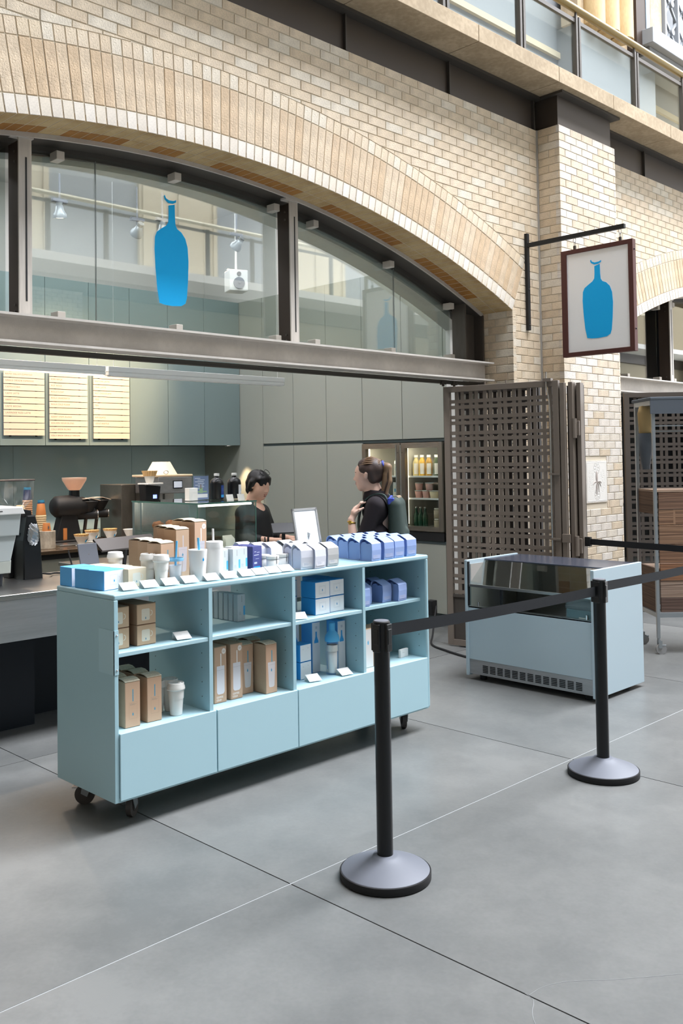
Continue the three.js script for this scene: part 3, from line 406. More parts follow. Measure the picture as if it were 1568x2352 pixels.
// -- on the cart top --
const mw = () => carton('mug_box', 0.132, 0.092, 0.105, M.blueBox, faceMugWhite);
[[2.346, -3.823, 11, 'white faced blue mug box nearest the front left corner of the cart top'], [2.336, -3.936, 9, 'middle blue mug box of the three at the left end of the cart top'], [2.322, -4.065, 2, 'rearmost blue mug box at the left end of the cart top, white edge showing']].forEach(([x, z, a, l]) => place('mw', mw, [x, T, z], a * D, l, 'blue mug boxes on the cart top'));
const mp = () => carton('mug_box', 0.119, 0.09, 0.108, M.kraftPale, mugPale);
[[2.462, -3.812, 11, 'pale tan mug box standing between the blue boxes and the white lidded cup'], [2.458, -3.925, 9, 'second pale tan mug box, behind the front one'], [2.455, -4.036, 7, 'rear pale tan mug box beside the rearmost blue box']].forEach(([x, z, a, l]) => place('mp', mp, [x, T, z], a * D, l, 'pale mug boxes on the cart top'));
function travelCup() {
  const t = thing('travel_cup', '', 'cup'); part('cup', lathe([[0, 0], [0.026, 0], [0.0275, 0.004], [0.0325, 0.072], [0.0345, 0.074], [0.0365, 0.112], [0.0345, 0.114], [0.0, 0.113]], 32), M.ceramic, t);
  const l = part('lid', lathe([[0, 0.112], [0.0405, 0.112], [0.0415, 0.118], [0.0395, 0.13], [0.037, 0.133], [0.0365, 0.143], [0.033, 0.145], [0.031, 0.138], [0, 0.138]], 32), M.ceramic, t); part('sip_tab', bx(0.014, 0.006, 0.012, 0, 0.143, 0.02, 0.002), M.ceramic, l); return t;
}
[[2.583, T, -3.79, 'white lidded ceramic travel cup at the front, right of the tan box'], [2.578, T, -3.895, 'white lidded travel cup half hidden behind the front cup on the cart top'], [2.52, T, -4.1, 'white lidded travel cup at the back, before the tall brown boxes']].forEach(([x, y, z, l]) => place('tc', travelCup, [x, y, z], 0.4, l, 'lidded travel cups on the cart top'));
const tallBox = (h, w, f) => () => carton('tumbler_box', w, h, 0.1, M.kraft, f, { lid: M.kraftPale });
[0, 1, 2].forEach((k) => place('tA', tallBox(0.192, 0.09, fGlass), [2.655 + k * 0.02, T, -3.84 - k * 0.114], 8 * D, `${ORD[k]} from the front in the lower row of tall brown boxes on the cart`, 'lower row of tall brown boxes'));
[0, 1, 2].forEach((k) => place('tB', tallBox(0.246, 0.086, fBig), [2.81 + k * 0.03, T, -3.93 - k * 0.108 + (k === 2 ? 0.03 : 0)], 2 * D, `${ORD[k]} from the front in the middle row of tall brown boxes on the cart`, 'middle row of tall brown boxes'));
[0, 1].forEach((k) => place('tC', tallBox(0.278, 0.092, fSeal), [2.935 + k * 0.025, T, -3.945 - k * 0.112], 10 * D, `${ORD[k]} from the front in the tallest pair of brown boxes on the cart`, 'tallest pair of brown boxes'));
{ const t = thing('glass_tumbler', 'clear glass tumbler with a blue band and blue straw on the cart top', 'tumbler', [2.665, T, -3.79]);
  part('glass', lathe([[0.0, 0.004], [0.028, 0.004], [0.029, 0.0], [0.031, 0.004], [0.0385, 0.118], [0.0365, 0.118], [0.0295, 0.008], [0, 0.008]], 32), M.clear, t); part('inner_cup', lathe([[0, 0.012], [0.026, 0.012], [0.031, 0.088], [0.029, 0.088], [0.0245, 0.015], [0, 0.015]], 28), phy(0xf2f6fa, 0.3, { transmission: 0.25, side: THREE.DoubleSide }), t);
  part('band', lathe([[0.0395, 0.108], [0.0415, 0.109], [0.0415, 0.122], [0.0395, 0.123]], 32), phy(0x8fd0f4, 0.3, { transmission: 0.3, side: THREE.DoubleSide }), t); part('rim', lathe([[0.0385, 0.118], [0.0405, 0.119], [0.0402, 0.134], [0.0385, 0.134]], 32), M.clear, t); part('straw', rod([-0.004, 0.006, 0.0], [0.006, 0.205, 0.006], 0.0052, 12), M.skyBlue, t); }
{ const t = thing('white_tumbler', 'white tapered tumbler with a bright blue straw on the cart top', 'tumbler', [2.79, T, -3.775]);
  part('cup', lathe([[0, 0], [0.034, 0], [0.036, 0.004], [0.047, 0.152], [0.046, 0.155], [0.0435, 0.155], [0.043, 0.149], [0, 0.147]], 36), M.white, t); part('straw', rod([0.006, 0.14, 0.004], [0.004, 0.212, 0.0], 0.006, 12), M.skyBlue, t); part('emblem', emblem(0.017, 0.001).translate(0, 0, 0).rotateY(-0.35).translate(-0.002, 0.1, 0.0455).rotateY(0.05), M.emblem, t); }
{ const t = thing('straw_bottle', 'tall white cylindrical bottle with a white straw on the cart top', 'bottle', [2.905, T, -3.79]);
  part('body', lathe([[0, 0], [0.04, 0], [0.0425, 0.003], [0.0435, 0.02], [0.0435, 0.15], [0.0425, 0.152], [0.0435, 0.154], [0.0435, 0.183], [0.041, 0.187], [0, 0.187]], 36), M.white, t); part('straw', rod([-0.006, 0.18, 0], [-0.008, 0.25, 0], 0.0055, 12), M.white, t); part('emblem', emblem(0.014, 0.001).translate(0.012, 0.02, 0.0425), M.emblem, t); }
const gb = () => carton('grey_box', 0.066, 0.135, 0.05, M.greyBox, fGrey);
[[2.975, -3.815], [3.018, -3.868], [3.058, -3.818]].forEach(([x, z], k) => place('gb', gb, [x + 0.012, T, z], 13 * D, `${['left', 'rear', 'right'][k]} box of the first cluster of slim grey boxes beside the white bottle`, 'slim grey boxes on the cart top'));
[[3.144, -3.85], [3.135, -3.905]].forEach(([x, z], k) => place('gb', gb, [x, T, z], 13 * D, `${['front', 'rear'][k]} slim grey box in the pair touching the navy boxes`, 'slim grey boxes on the cart top'));
const nb = () => carton('navy_box', 0.085, 0.131, 0.075, M.navyBox, fNavy);
[[3.257, -3.873, 'navy blue carton with a bright blue patch, in front of the white bags'], [3.262, -3.955, 'navy blue carton standing behind the front navy one']].forEach(([x, z, l]) => place('nb', nb, [x, T, z], 13 * D, l, 'navy cartons on the cart top'));
function tin() { const t = thing('coffee_tin', '', 'tin'); part('tin', lathe([[0, 0], [0.033, 0], [0.034, 0.002], [0.034, 0.058], [0, 0.058]], 32), M.white, t); part('lid', lathe([[0.0345, 0.059], [0.0355, 0.06], [0.0355, 0.074], [0.033, 0.077], [0, 0.077]], 32), M.ceramic, t); part('lid_gap', lathe([[0.034, 0.0575], [0.0349, 0.058], [0.0349, 0.0595], [0.034, 0.06]], 32), M.grey, t); part('label_strip', bx(0.0035, 0.04, 0.001, -0.004, 0.055, 0.0352), M.castor, t); part('patch', extr(poly([[0, 0], [0.012, 0], [0.012, 0.024], [0, 0.024]]), 0.001).rotateY(0.9).translate(0.022, 0.014, 0.0262), M.skyBlue, t); return t; }
[[3.325, -3.825, 'front white coffee tin beside the navy carton'], [3.33, -3.905, 'white coffee tin behind the front tin, lid just showing'], [3.435, -3.868, 'white coffee tin on the right, before the white bags']].forEach(([x, z, l]) => place('tin', tin, [x, T, z], 0.1, l, 'white coffee tins on the cart top'));
// coffee bag: a folded-over sheet round a gusseted body
function bag(matSheet, matSide, lbl, h = 0.128) {
  const w = 0.084, d = 0.088, t = thing('coffee_bag', '', 'coffee bag');
  const prof = [[-d + 0.002, 0.004], [-d - 0.001, h * 0.4], [-d, h * 0.8], [-d * 0.93, h * 0.92], [-d * 0.8, h * 0.99], [-d * 0.68, h], [-d * 0.5, h * 0.965], [-d * 0.25, h * 0.885], [-0.004, h * 0.82], [0.002, h * 0.78], [0.0045, h * 0.5], [0.002, 0.02], [0, 0.004]];
  part('wrap', extr(ribbon(prof, 0.003), w).rotateY(-Math.PI / 2).translate(w / 2, 0, 0), matSheet, t);
  part('gusset', extr(poly([[0, 0.0015], [0.001, h * 0.76], [-0.02, h * 0.8], [-d * 0.42, h * 0.78], [-d * 0.6, h * 0.86], [-d * 0.8, h * 0.84], [-d + 0.004, h * 0.74], [-d, 0.0015]]), w - 0.012).rotateY(-Math.PI / 2).translate(w / 2 - 0.006, 0, 0), matSide, t);
  part('base_fold', bx(w - 0.004, 0.004, d - 0.002, 0, 0.0028, -d / 2, 0.001), matSheet, t);
  part('label', new THREE.PlaneGeometry(w - 0.02, h * 0.36).translate(0, h * 0.3, 0.0044), lbl, t);
  part('emblem', emblem(0.013, 0.0008).translate(0.012, h * 0.56, 0.0036), M.skyBlue, t);
  return t;
}
const bw = () => bag(M.bagWhite, M.bagWhiteSide, lblWhite, 0.132), bg = () => bag(M.bagGrey, M.bagGreySide, lblGrey, 0.13), bl = () => bag(M.bagBlue, M.bagBlueDark, lblBlue, 0.128);
[[3.452, -3.688, -8, 'white coffee bag at the front, leaning beside the shelf tags'], [3.53, -3.668, 2, 'front white coffee bag on the right, next to the grey bag'], [3.445, -3.93, 0, 'white coffee bag right behind the tins'], [3.39, -3.975, 0, 'white coffee bag behind the navy cartons'], [3.36, -4.07, 0, 'white coffee bag in the back left corner of the bags'], [3.49, -3.79, 0, 'white coffee bag in the second row, behind the leaning one']].forEach(([x, z, a, l], k) => place('bw', bw, [x, T, z], a * D, l, 'white coffee bags on the cart top'));
[[3.648, -3.688, 'grey coffee bag at the front edge of the cart top'], [3.628, -3.785, 'grey coffee bag directly behind the front grey bag'], [3.61, -3.882, 'third grey coffee bag from the front, before the framed sign'], [3.6, -3.978, 'rearmost grey coffee bag beside the framed sign']].forEach(([x, z, l]) => place('bg', bg, [x, T, z], 0, l, 'grey coffee bags on the cart top'));
const rowN = ['front', 'second', 'third', 'rear'];
[[3.99, -3.68], [4.096, -3.68], [4.203, -3.685], [4.32, -3.69]].forEach(([x, z], c) => [0, 1, 2, 3].forEach((r) => place('bl', bl, [x + r * 0.009 + rr(-0.004, 0.004), T, z - r * 0.102 + rr(-0.004, 0.004)], rr(-3, 5) * D, `light blue coffee bag on the cart top, ${rowN[r]} row, ${ORD[c]} from the left`, 'light blue coffee bags at the right end of the cart top')));
// framed sign
{ const t = thing('counter_sign', 'clear framed white price sheet standing tilted on the cart behind the coffee bags', 'sign', [3.845, T, -4.07], 6 * D);
  const sh = print(256, 384, (g, w, h) => { g.fillStyle = '#fbfbfb'; g.fillRect(0, 0, w, h); small(g, 40, 40, 1, 40, '#70767c'); for (let k = 0; k < 9; k++) { small(g, 38, 80 + k * 28, 1, 150, '#c3c8cc'); small(g, 200, 80 + k * 28, 1, 20, '#c3c8cc'); } });
  const lean = (g) => g.rotateX(-0.18); part('frame', lean(merge([bb(-0.112, -0.098, 0, 0.305, -0.006, 0.006), bb(0.098, 0.112, 0, 0.305, -0.006, 0.006), bb(-0.112, 0.112, 0.291, 0.305, -0.006, 0.006), bb(-0.112, 0.112, 0.0, 0.014, -0.006, 0.006)])), M.brushed, t); part('sheet', lean(bb(-0.098, 0.098, 0.014, 0.291, -0.003, 0.001)), M.paper, t); part('print', lean(new THREE.PlaneGeometry(0.19, 0.27).translate(0, 0.152, 0.0018)), printed(sh), t); part('stand', bar([0, 0.16, -0.035], [0, 0.0, -0.085], 0.06, 0.003), M.brushed, t); }
// price tags: little folded cards
const tagPrint = print(128, 84, (g, w, h) => { g.fillStyle = '#f7f5f1'; g.fillRect(0, 0, w, h); small(g, 16, 20, 3, 60, '#cfccc6'); });
function priceTag() { const t = thing('price_tag', '', 'price tag'); part('card', extr(ribbon([[-0.03, 0.001], [-0.024, 0.034], [0.028, 0.006]], 0.002), 0.078).rotateY(-Math.PI / 2).translate(0.039, 0, 0), M.paper, t); const a = Math.atan2(0.028, 0.052); part('print', new THREE.PlaneGeometry(0.07, 0.05).rotateX(-Math.PI / 2 + a).translate(0, 0.0216, 0.0025), printed(tagPrint), t); return t; }
[[2.372, -3.745], [2.482, -3.74], [2.595, -3.735], [2.706, -3.73], [2.83, -3.72], [2.937, -3.715], [3.045, -3.71], [3.135, -3.71], [3.225, -3.71], [3.315, -3.71]].forEach(([x, z], k) => place('tag', priceTag, [x, T, z], -8 * D, `white price tag on the cart top, ${['first', 'second', 'third', 'fourth', 'fifth', 'sixth', 'seventh', 'eighth', 'ninth', 'tenth'][k]} along the front edge from the left`, 'price tags along the cart front edge'));
place('tag', priceTag, [2.652, S1, -3.72], -10 * D, 'white price tag alone on the upper left shelf, right of the mug boxes', 'price tags on the shelves');
place('tag', priceTag, [3.405, S1, -3.705], -25 * D, 'white price tag on the third upper shelf, beside the blue mug boxes', 'price tags on the shelves');
place('tag', priceTag, [3.535, S0, -3.74], -14 * D, 'white price tag in the third lower bay, before the small white boxes', 'price tags on the shelves');
place('tag', priceTag, [3.755, S0, -3.715], -8 * D, 'white price tag in the third lower bay, beside the blue topped bottle', 'price tags on the shelves');
{ const t = thing('price_card', 'upright white price block at the right end of the bottom bay', 'price tag', [4.335, S0, -3.775], 8 * D); part('block', bb(-0.042, 0.042, 0, 0.05, -0.016, 0.002, 0.003), M.paper, t); part('print', new THREE.PlaneGeometry(0.07, 0.036).translate(0, 0.025, 0.0028), printed(tagPrint), t); }
// -- bays, from the left --
const mt = () => carton('mug_box', 0.106, 0.096, 0.095, M.kraftDark, mugTan);
for (const [x, c] of [[2.462, 'right hand'], [2.32, 'left hand']]) for (const r of [0, 1, 2]) for (const k of [0, 1]) if (r === 0 || k === 1) place('mt', mt, [x - (c[0] === 'l' ? 0.004 : 0), S1 + k * 0.0965, -3.738 - r * 0.099], 0, `tan mug box in the upper left bay, ${c} stack, ${r ? `${ORD[r]} row back` : k ? 'on top' : 'underneath'}`, 'tan mug boxes in the upper left bay');
for (const r of [1, 2]) for (const x of [2.462, 2.316]) dup(protos.mt, `lower tan mug box in the upper left bay, ${x > 2.4 ? 'right hand' : 'left hand'} stack, ${ORD[r]} row back`, [x, S1, -3.738 - r * 0.099], 0, 'tan mug boxes in the upper left bay');
const tg = () => carton('tumbler_box', 0.08, 0.208, 0.1, M.kraft, fGlass, { lid: M.kraftPale });
[[2.367, -3.712, 'left'], [2.491, -3.72, 'right']].forEach(([x, z, s]) => [0, 1, 2].forEach((k) => place('tg', tg, [x, S0, z - k * 0.112], -2 * D, `tall brown tumbler box in the lower left bay, ${s} row, ${ORD[k]} from the front`, 'tall brown boxes in the lower left bay')));
[[2.628, -3.742, 'white lidded travel cup at the front of the lower left bay'], [2.655, -3.83, 'pale lidded travel cup just behind the front one in the lower left bay'], [2.592, -3.85, 'pale lidded travel cup beside the brown boxes in the lower left bay']].forEach(([x, z, l]) => { const o = place('tc', travelCup, [x, S0, z], 0.4, l, 'lidded travel cups in the lower left bay'); o.scale.setScalar(1.07); });
const gs = () => carton('grey_box', 0.054, 0.145, 0.034, M.greyBox, fGrey);
[0, 1, 2, 3, 4, 5].forEach((k) => place('gs', gs, [3.155 - k * 0.0015, S1, -3.888 - k * 0.0405], 0, `slim grey carton in the second upper bay, ${ORD[k]} of the row from the front`, 'slim grey cartons in the second upper bay'));
const cold = () => carton('tumbler_box', 0.078, 0.281, 0.1, M.kraft, fCold), tum = () => carton('tumbler_box', 0.078, 0.254, 0.1, M.kraft, fTumb, { lid: M.kraftPale });
[[2.907, -3.754, 'brown cold cup box at the left of the second lower bay'], [3.013, -3.757, 'brown cold cup box, second in the second lower bay']].forEach(([x, z, l]) => [0, 1].forEach((k) => place('cold', cold, [x, S0, z - k * 0.112], 0, k ? l.replace('box', 'box of the back row,') : l, 'tall brown boxes in the second lower bay')));
[[3.118, -3.797, 'brown tumbler box partly behind the front one in the second lower bay'], [3.209, -3.712, 'brown tumbler box standing forward at the right of the second lower bay'], [3.222, -3.86, 'brown tumbler box behind the forward one in the second lower bay'], [3.12, -3.91, 'rear brown tumbler box in the middle of the second lower bay']].forEach(([x, z, l]) => place('tum', tum, [x, S0, z], 0, l, 'tall brown boxes in the second lower bay'));
const bm = () => carton('mug_box', 0.113, 0.09, 0.115, M.blueDeep, fBlueMug);
[[3.598, -3.723, 'front stack'], [3.722, -3.735, 'right stack'], [3.5, -3.885, 'rear left stack'], [3.735, -3.86, 'rear right stack']].forEach(([x, z, s]) => [0, 1].forEach((k) => place('bm', bm, [x, S1 + k * 0.0905, z], 0, `blue mug box with white face in the third upper bay, ${s}, ${k ? 'upper' : 'lower'} one`, 'blue mug boxes in the third upper bay')));
const sm = () => carton('cup_box', 0.088, 0.095, 0.085, M.blueDeep, fPlainWhite);
[[3.545, -3.81, 'right'], [3.436, -3.83, 'left']].forEach(([x, z, s]) => [0, 1].forEach((k) => place('sm', sm, [x, S0 + k * 0.0955, z], 3 * D, `small white faced box in the third lower bay, ${s} stack, ${k ? 'upper' : 'lower'} one`, 'small white boxes in the third lower bay')));
const tb = () => carton('bottle_box', 0.063, 0.287, 0.09, M.blueBox, fBottleTall);
[[3.688, -3.875, 'tall white box with a bottle picture, left of the blue topped bottle'], [3.818, -3.8, 'tall white box with a bottle picture, right of the blue topped bottle'], [3.52, -3.945, 'tall blue box behind the stacks of small white boxes'], [3.6, -3.955, 'tall blue box second from the left at the back of the third lower bay']].forEach(([x, z, l]) => place('tb', tb, [x, S0, z], 0, l, 'tall bottle boxes in the third lower bay'));
{ const t = thing('filter_bottle', 'glass cold brew bottle with a sky blue silicone neck in the third lower bay', 'bottle', [3.728, S0, -3.785]);
  part('glass', lathe([[0, 0.0], [0.036, 0.0], [0.038, 0.004], [0.0385, 0.17], [0.0375, 0.19], [0.036, 0.19], [0.0365, 0.17], [0.036, 0.006], [0, 0.005]], 32), M.clear, t); part('filter', [lathe([[0, 0.01], [0.026, 0.01], [0.029, 0.1], [0.029, 0.135], [0, 0.135]], 28)], M.white, t); part('filter_cap', lathe([[0.0305, 0.13], [0.032, 0.13], [0.032, 0.165], [0.0305, 0.165]], 28), M.ceramic, t);
  part('neck', lathe([[0.0405, 0.185], [0.042, 0.19], [0.0415, 0.205], [0.037, 0.22], [0.027, 0.235], [0.019, 0.243], [0.0175, 0.25], [0.0175, 0.285], [0.016, 0.289], [0, 0.289]], 32), M.skyBlue, t); }
[[3.924, -3.652, 0, 'front left light blue bag, low at the shelf edge in the upper right bay'], [4.15, -3.745, 4, 'middle light blue bag in the upper right bay'], [4.25, -3.672, 6, 'right light blue bag at the shelf edge in the upper right bay'], [3.99, -3.76, 0, 'light blue bag behind the low one in the upper right bay'], [4.06, -3.86, 2, 'light blue bag in the back row of the upper right bay, left'], [4.2, -3.85, 2, 'light blue bag in the back row of the upper right bay, right']].forEach(([x, z, a, l]) => place('bl', bl, [x, S1, Math.min(z, -3.71)], a * D, l, 'light blue coffee bags in the upper right bay'));
const fDrip = print(160, 448, (g, w, h) => { g.fillStyle = '#d9d4d0'; g.fillRect(0, 0, w, h); emblem2d(g, 66, 180, 56, '#58a9cf'); });
const db = () => carton('brew_box', 0.075, 0.224, 0.1, M.kraft, fDrip), dk = () => carton('brew_box', 0.115, 0.222, 0.12, M.kraft, print(64, 64, (g, w, h) => { g.fillStyle = '#d3b394'; g.fillRect(0, 0, w, h); }));
place('db', db, [3.98, S0, -3.737], 0, 'pale box with a small blue emblem at the left of the lower right bay'); place('dk', dk, [4.076, S0, -3.738], 0, 'plain brown box behind the stanchion post in the lower right bay'); place('dk', dk, [4.05, S0, -3.9], 0, 'plain brown box at the back of the lower right bay');
// ---------- shop interior ----------
const XS = 7.3, ZBK = -9.7, ZC = -8.97;
const wallBack = struct('wall_back');
part('plaster', bb(-3, 8.1, 0, 4.9, ZBK - 0.15, ZBK - 0.01), M.plaster, wallBack);
for (const [a, b] of [[-3, 1.5], [1.503, 3.1], [3.103, 4.69], [4.693, 6.2], [6.203, XS - 0.001]]) part('backsplash', bb(a, b, 0.88, 1.86, ZBK - 0.01, ZBK), M.tealGloss, wallBack);
part('lower_panel', bb(-3, XS, 0, 0.88, ZBK - 0.01, ZBK + 0.0), M.teal, wallBack);
const wallSide = struct('wall_side');
part('plaster', [bb(8.0, 8.12, 0, 4.9, ZBK, -5.25), bb(XS + 0.02, 8.0, 3.61, 4.9, ZBK, -5.25), bb(XS + 0.02, 8.0, 0, 4.9, -5.3, -5.2)], M.plaster, wallSide);
{ const P = (za, zb, y0, y1) => part('panel', bb(XS, XS + 0.02, y0, y1, zb + 0.003, za - 0.003, 0.0015), M.olive, wallSide);
  P(-8.54, ZBK, 0, 3.61); const zs = [-8.54, -8.0, -7.45, -6.895]; for (let i = 0; i < 3; i++) { P(zs[i + 1], zs[i], 1.845, 3.61); P(zs[i + 1], zs[i], 0.1, 1.815); }
  for (const [a, b] of [[-6.895, -6.33], [-6.33, -5.785], [-5.785, -5.25]]) { P(b, a, 1.845, 3.61); P(b, a, 0.1, 0.785); } P(-5.25, -5.785, 0.8, 1.815);
  part('groove', [bb(XS + 0.012, XS + 0.02, 1.815, 1.845, -8.54, -5.25), bb(XS + 0.016, XS + 0.025, 0.0, 3.6, -8.6, -6.9), bb(XS + 0.016, XS + 0.025, 1.81, 3.6, -6.9, -5.25), bb(XS + 0.016, XS + 0.025, 0, 0.81, -6.9, -5.25)], M.tealSeam, wallSide); part('plinth', bb(XS + 0.03, XS + 0.05, 0, 0.1, -8.54, -5.25), M.black, wallSide); part('ledge', bb(XS - 0.005, XS + 0.03, 0.785, 0.815, -6.9, -5.25), M.tealSeam, wallSide); }
// the panel seen end-on behind the gate needs no front; the niche of the cooler is closed by its own cabinet
const shopShell = struct('ceiling_shop');
part('shop_ceiling', bb(-3.1, 8.1, 4.75, 4.9, ZBK - 0.15, -5.26), M.plaster, shopShell);
part('inner_arch', archedWall(-3.1, XS, 4.75, CX1, RI - 0.11, JH - 0.03, -5.62, -5.42), M.plaster, shopShell);
part('west_partition', bb(-3.15, -3, 0, 4.9, ZBK, -5.25), M.teal, shopShell);
// upper cabinets with the menu boards
{ const xs = [1.6, 2.12, 2.64, 3.16, 3.68, 4.2, 4.695, 5.207, 5.719, 6.233, 6.754, XS - 0.004], L = ['far left, out past the menu boards', 'left of the menu boards', 'carrying the left menu board', 'carrying the middle menu board', 'carrying the right menu board', 'first right of the menu boards', 'second right of the menu boards', 'in the right corner of the back wall'];
  xs.slice(4, -1).forEach((x, i) => { const k = i + 4, t = thing('wall_cabinet', `tall teal wall cabinet ${['left of the menu boards', 'carrying the left menu board', 'carrying the middle menu board', 'carrying the right menu board', 'first right of the menu boards', 'second right of the menu boards', 'in the right corner of the back wall'][i]}`, 'cabinet', [0, 0, 0], 0, 'teal wall cabinets along the back wall'); part('carcass', bb(x + 0.001, xs[k + 1] - 0.001, 1.842, 3.6, ZBK + 0.002, ZC - 0.022), M.tealSeam, t); part('door', bb(x + 0.0025, xs[k + 1] - 0.0025, 1.836, 3.603, ZC - 0.02, ZC, 0.0015), M.teal, t); }); }
const boards = [
  [4.227, 4.668, 1.938, ['HAYES VALLEY ESPRESSO', 'SINGLE ORIGIN ESPRESSO', 'CAPPUCCINO', 'CAFFE LATTE', 'SWEET LATTE', 'CAFFE MOCHA', 'LAVENDER YUZU LATTE', '', '', '*'], 'left'],
  [4.726, 5.168, 1.906, ['', 'ICED NOLA', 'HOT NOLA', 'NOLA FLOAT', 'NOLA SHAKERATO', 'NOLA COLD FOAM', '#COFFEE', 'GIANT STEPS BLEND', 'GOLDEN HOUR BLEND', 'COLD BREW BLEND', 'COLD BREW SINGLE ORIGIN'], 'middle'],
  [5.242, 5.69, 1.909, ['', 'MATCHA LATTE', 'CHAI LATTE', 'HOT CHOCOLATE', 'FIZZ', 'TEA', '#FOOD', 'AFFOGATO', 'LIEGE WAFFLE', '', '*'], 'right']];
for (const [x0, x1, y0, rows, side] of boards) {
  const n = rows.length, W = 512, RH = 76, tex = print(W, RH * n, (g) => { g.fillStyle = '#f3dcc4'; g.fillRect(0, 0, W, RH * n); rows.forEach((r, i) => { const y = i * RH; if (r === '*') { small(g, 16, y + 24, 4, 470, '#cdb9a2'); return; } if (!r) return; const b = r[0] === '#'; g.fillStyle = b ? '#8fc3dd' : '#8d7b69'; g.font = 'bold 29px sans-serif'; g.fillText(b ? r.slice(1) : r, 18, y + 44); if (!b) { small(g, 20, y + 56, 1, 250, '#c9b49d'); small(g, 380, y + 30, 1, 100, '#c2ab93'); small(g, 440, y + 50, 1, 56, '#c9b49d'); } }); });
  const m = printed(tex, 0.7); m.name = 'menu_print';
  const t = thing('menu_board', `${side} menu board of pale printed slats on the teal cabinets`, 'menu board'); const ph = 0.0655;
  part('rail', [bb(x0 + 0.07, x0 + 0.085, y0 - 0.012, y0 + n * ph, ZC + 0.001, ZC + 0.02), bb(x0 + (x1 - x0) * 0.8, x0 + (x1 - x0) * 0.8 + 0.015, y0 - 0.012, y0 + n * ph, ZC + 0.001, ZC + 0.02)], M.black, t);
  rows.forEach((r, i) => { const yb = y0 + (n - 1 - i) * ph, g = bb(x0, x1, yb, yb + 0.0585, ZC + 0.022, ZC + 0.032), u = g.attributes.uv, p = g.attributes.position; for (let k = 0; k < u.count; k++) u.setXY(k, (p.getX(k) - x0) / (x1 - x0), 1 - (i + 1 - (p.getY(k) - yb) / 0.0585) / n); part('slat', g, m, t); });
}
// long pendants
function pendant(x0, x1, lit, label) {
  const t = thing('pendant_lamp', label, 'lamp', [0, 0, -6.2]); part('housing', [bb(x0, x1, 2.338, 2.378, -0.03, 0.03, 0.003), bb(x0, x1, 2.31, 2.334, -0.028, 0.028, 0.003), bb(x0 + 0.004, x1 - 0.004, 2.33, 2.34, -0.024, 0.024)], M.white, t);
  part('diffuser', bb(x0 + 0.02, x1 - 0.02, 2.304, 2.31, -0.026, 0.026), lit ? glow(0xffe3c2, 2.2) : M.white, t); for (const x of [x0 + 0.06, x1 - 0.06]) part('wire', rod([x, 2.378, 0], [x, 4.749, 0], 0.0016, 6), M.white, t);
  if (lit) areaLight(x1 - x0 - 0.04, 0.05, [(x0 + x1) / 2, 2.298, -6.2], [(x0 + x1) / 2, 0, -6.2], 20, 0xffdcb4);
}
pendant(0.5, 3.725, true, 'lit long white pendant lamp hanging over the left of the counter'); pendant(3.75, 5.535, false, 'unlit long white pendant lamp hanging right of the lit one');
// track lights behind the arched glass
function spot(x, y, z, to, k, label, cone = 0.5) {
  const t = thing('track_light', label, 'lamp', [x, y, z], 0, 'track lights behind the arched glass');
  part('stem', [rod([0, 0.06, 0], [0, 4.745 - y, 0], 0.009, 8), bb(-0.07, 0.07, 0.1, 0.13, -0.02, 0.02, 0.004)], M.grey, t);
  const d = V(to[0] - x, to[1] - y, to[2] - z).normalize(), q = new THREE.Quaternion().setFromUnitVectors(V(0, -1, 0), d), h = part('head', [lathe([[0, 0.07], [0.03, 0.068], [0.038, 0.03], [0.058, 0.0], [0.06, -0.035], [0.055, -0.036], [0.05, -0.01], [0, -0.008]], 24), cyl(0.028, 0.03, 0.07, 0, 0.03, 0, 16)], M.galv, t); h.quaternion.copy(q);
  part('lens', cyl(0.05, 0.05, 0.004, 0, -0.03, 0, 20), glow(0xffe8cf, 9), h); if (k) { const l = new THREE.SpotLight(to[2] < -8.5 ? 0xffd5a4 : 0xffe2c2, k, 0, cone, 0.7, 2); l.position.set(x + d.x * 0.06, y + d.y * 0.06, z + d.z * 0.06); l.target.position.set(...to); l.shadow.radius = 2.5; scene.add(l, l.target); }
}
spot(3.965, 3.8, -7.3, [4.3, 0.9, -7.7], 14, 'left track light, lit, hanging behind the arched glass'); spot(4.747, 3.77, -7.3, [4.85, 2.3, -8.97], 18, 'second track light from the left, lit, behind the arched glass', 0.55); spot(5.06, 3.83, -7.35, [5.2, 1.0, -7.6], 18, 'third track light, partly hidden by the blue bottle emblem'); spot(5.92, 3.82, -7.3, [5.6, 2.3, -8.97], 20, 'right track light, pointing down above the white speaker', 0.42);
spot(3.2, 3.8, -7.0, [3.2, 0.9, -5.6], 26, 'track light at the far left, behind the left arched pane');
{ const l = new THREE.SpotLight(0xffdcb0, 5, 0, 0.5, 0.35, 2); l.position.set(7.12, 1.822, -8.86); l.target.position.set(7.26, 0.6, -8.82); l.shadow.radius = 1; scene.add(l, l.target); const t = thing('puck_light', 'small downlight under the cabinet corner, throwing a cone on the wall', 'lamp', [7.12, 1.826, -8.86 - 0.13]); part('rim', lathe([[0.03, 0.0], [0.04, 0.0], [0.04, 0.01], [0.0, 0.01]], 20), M.chrome, t); }
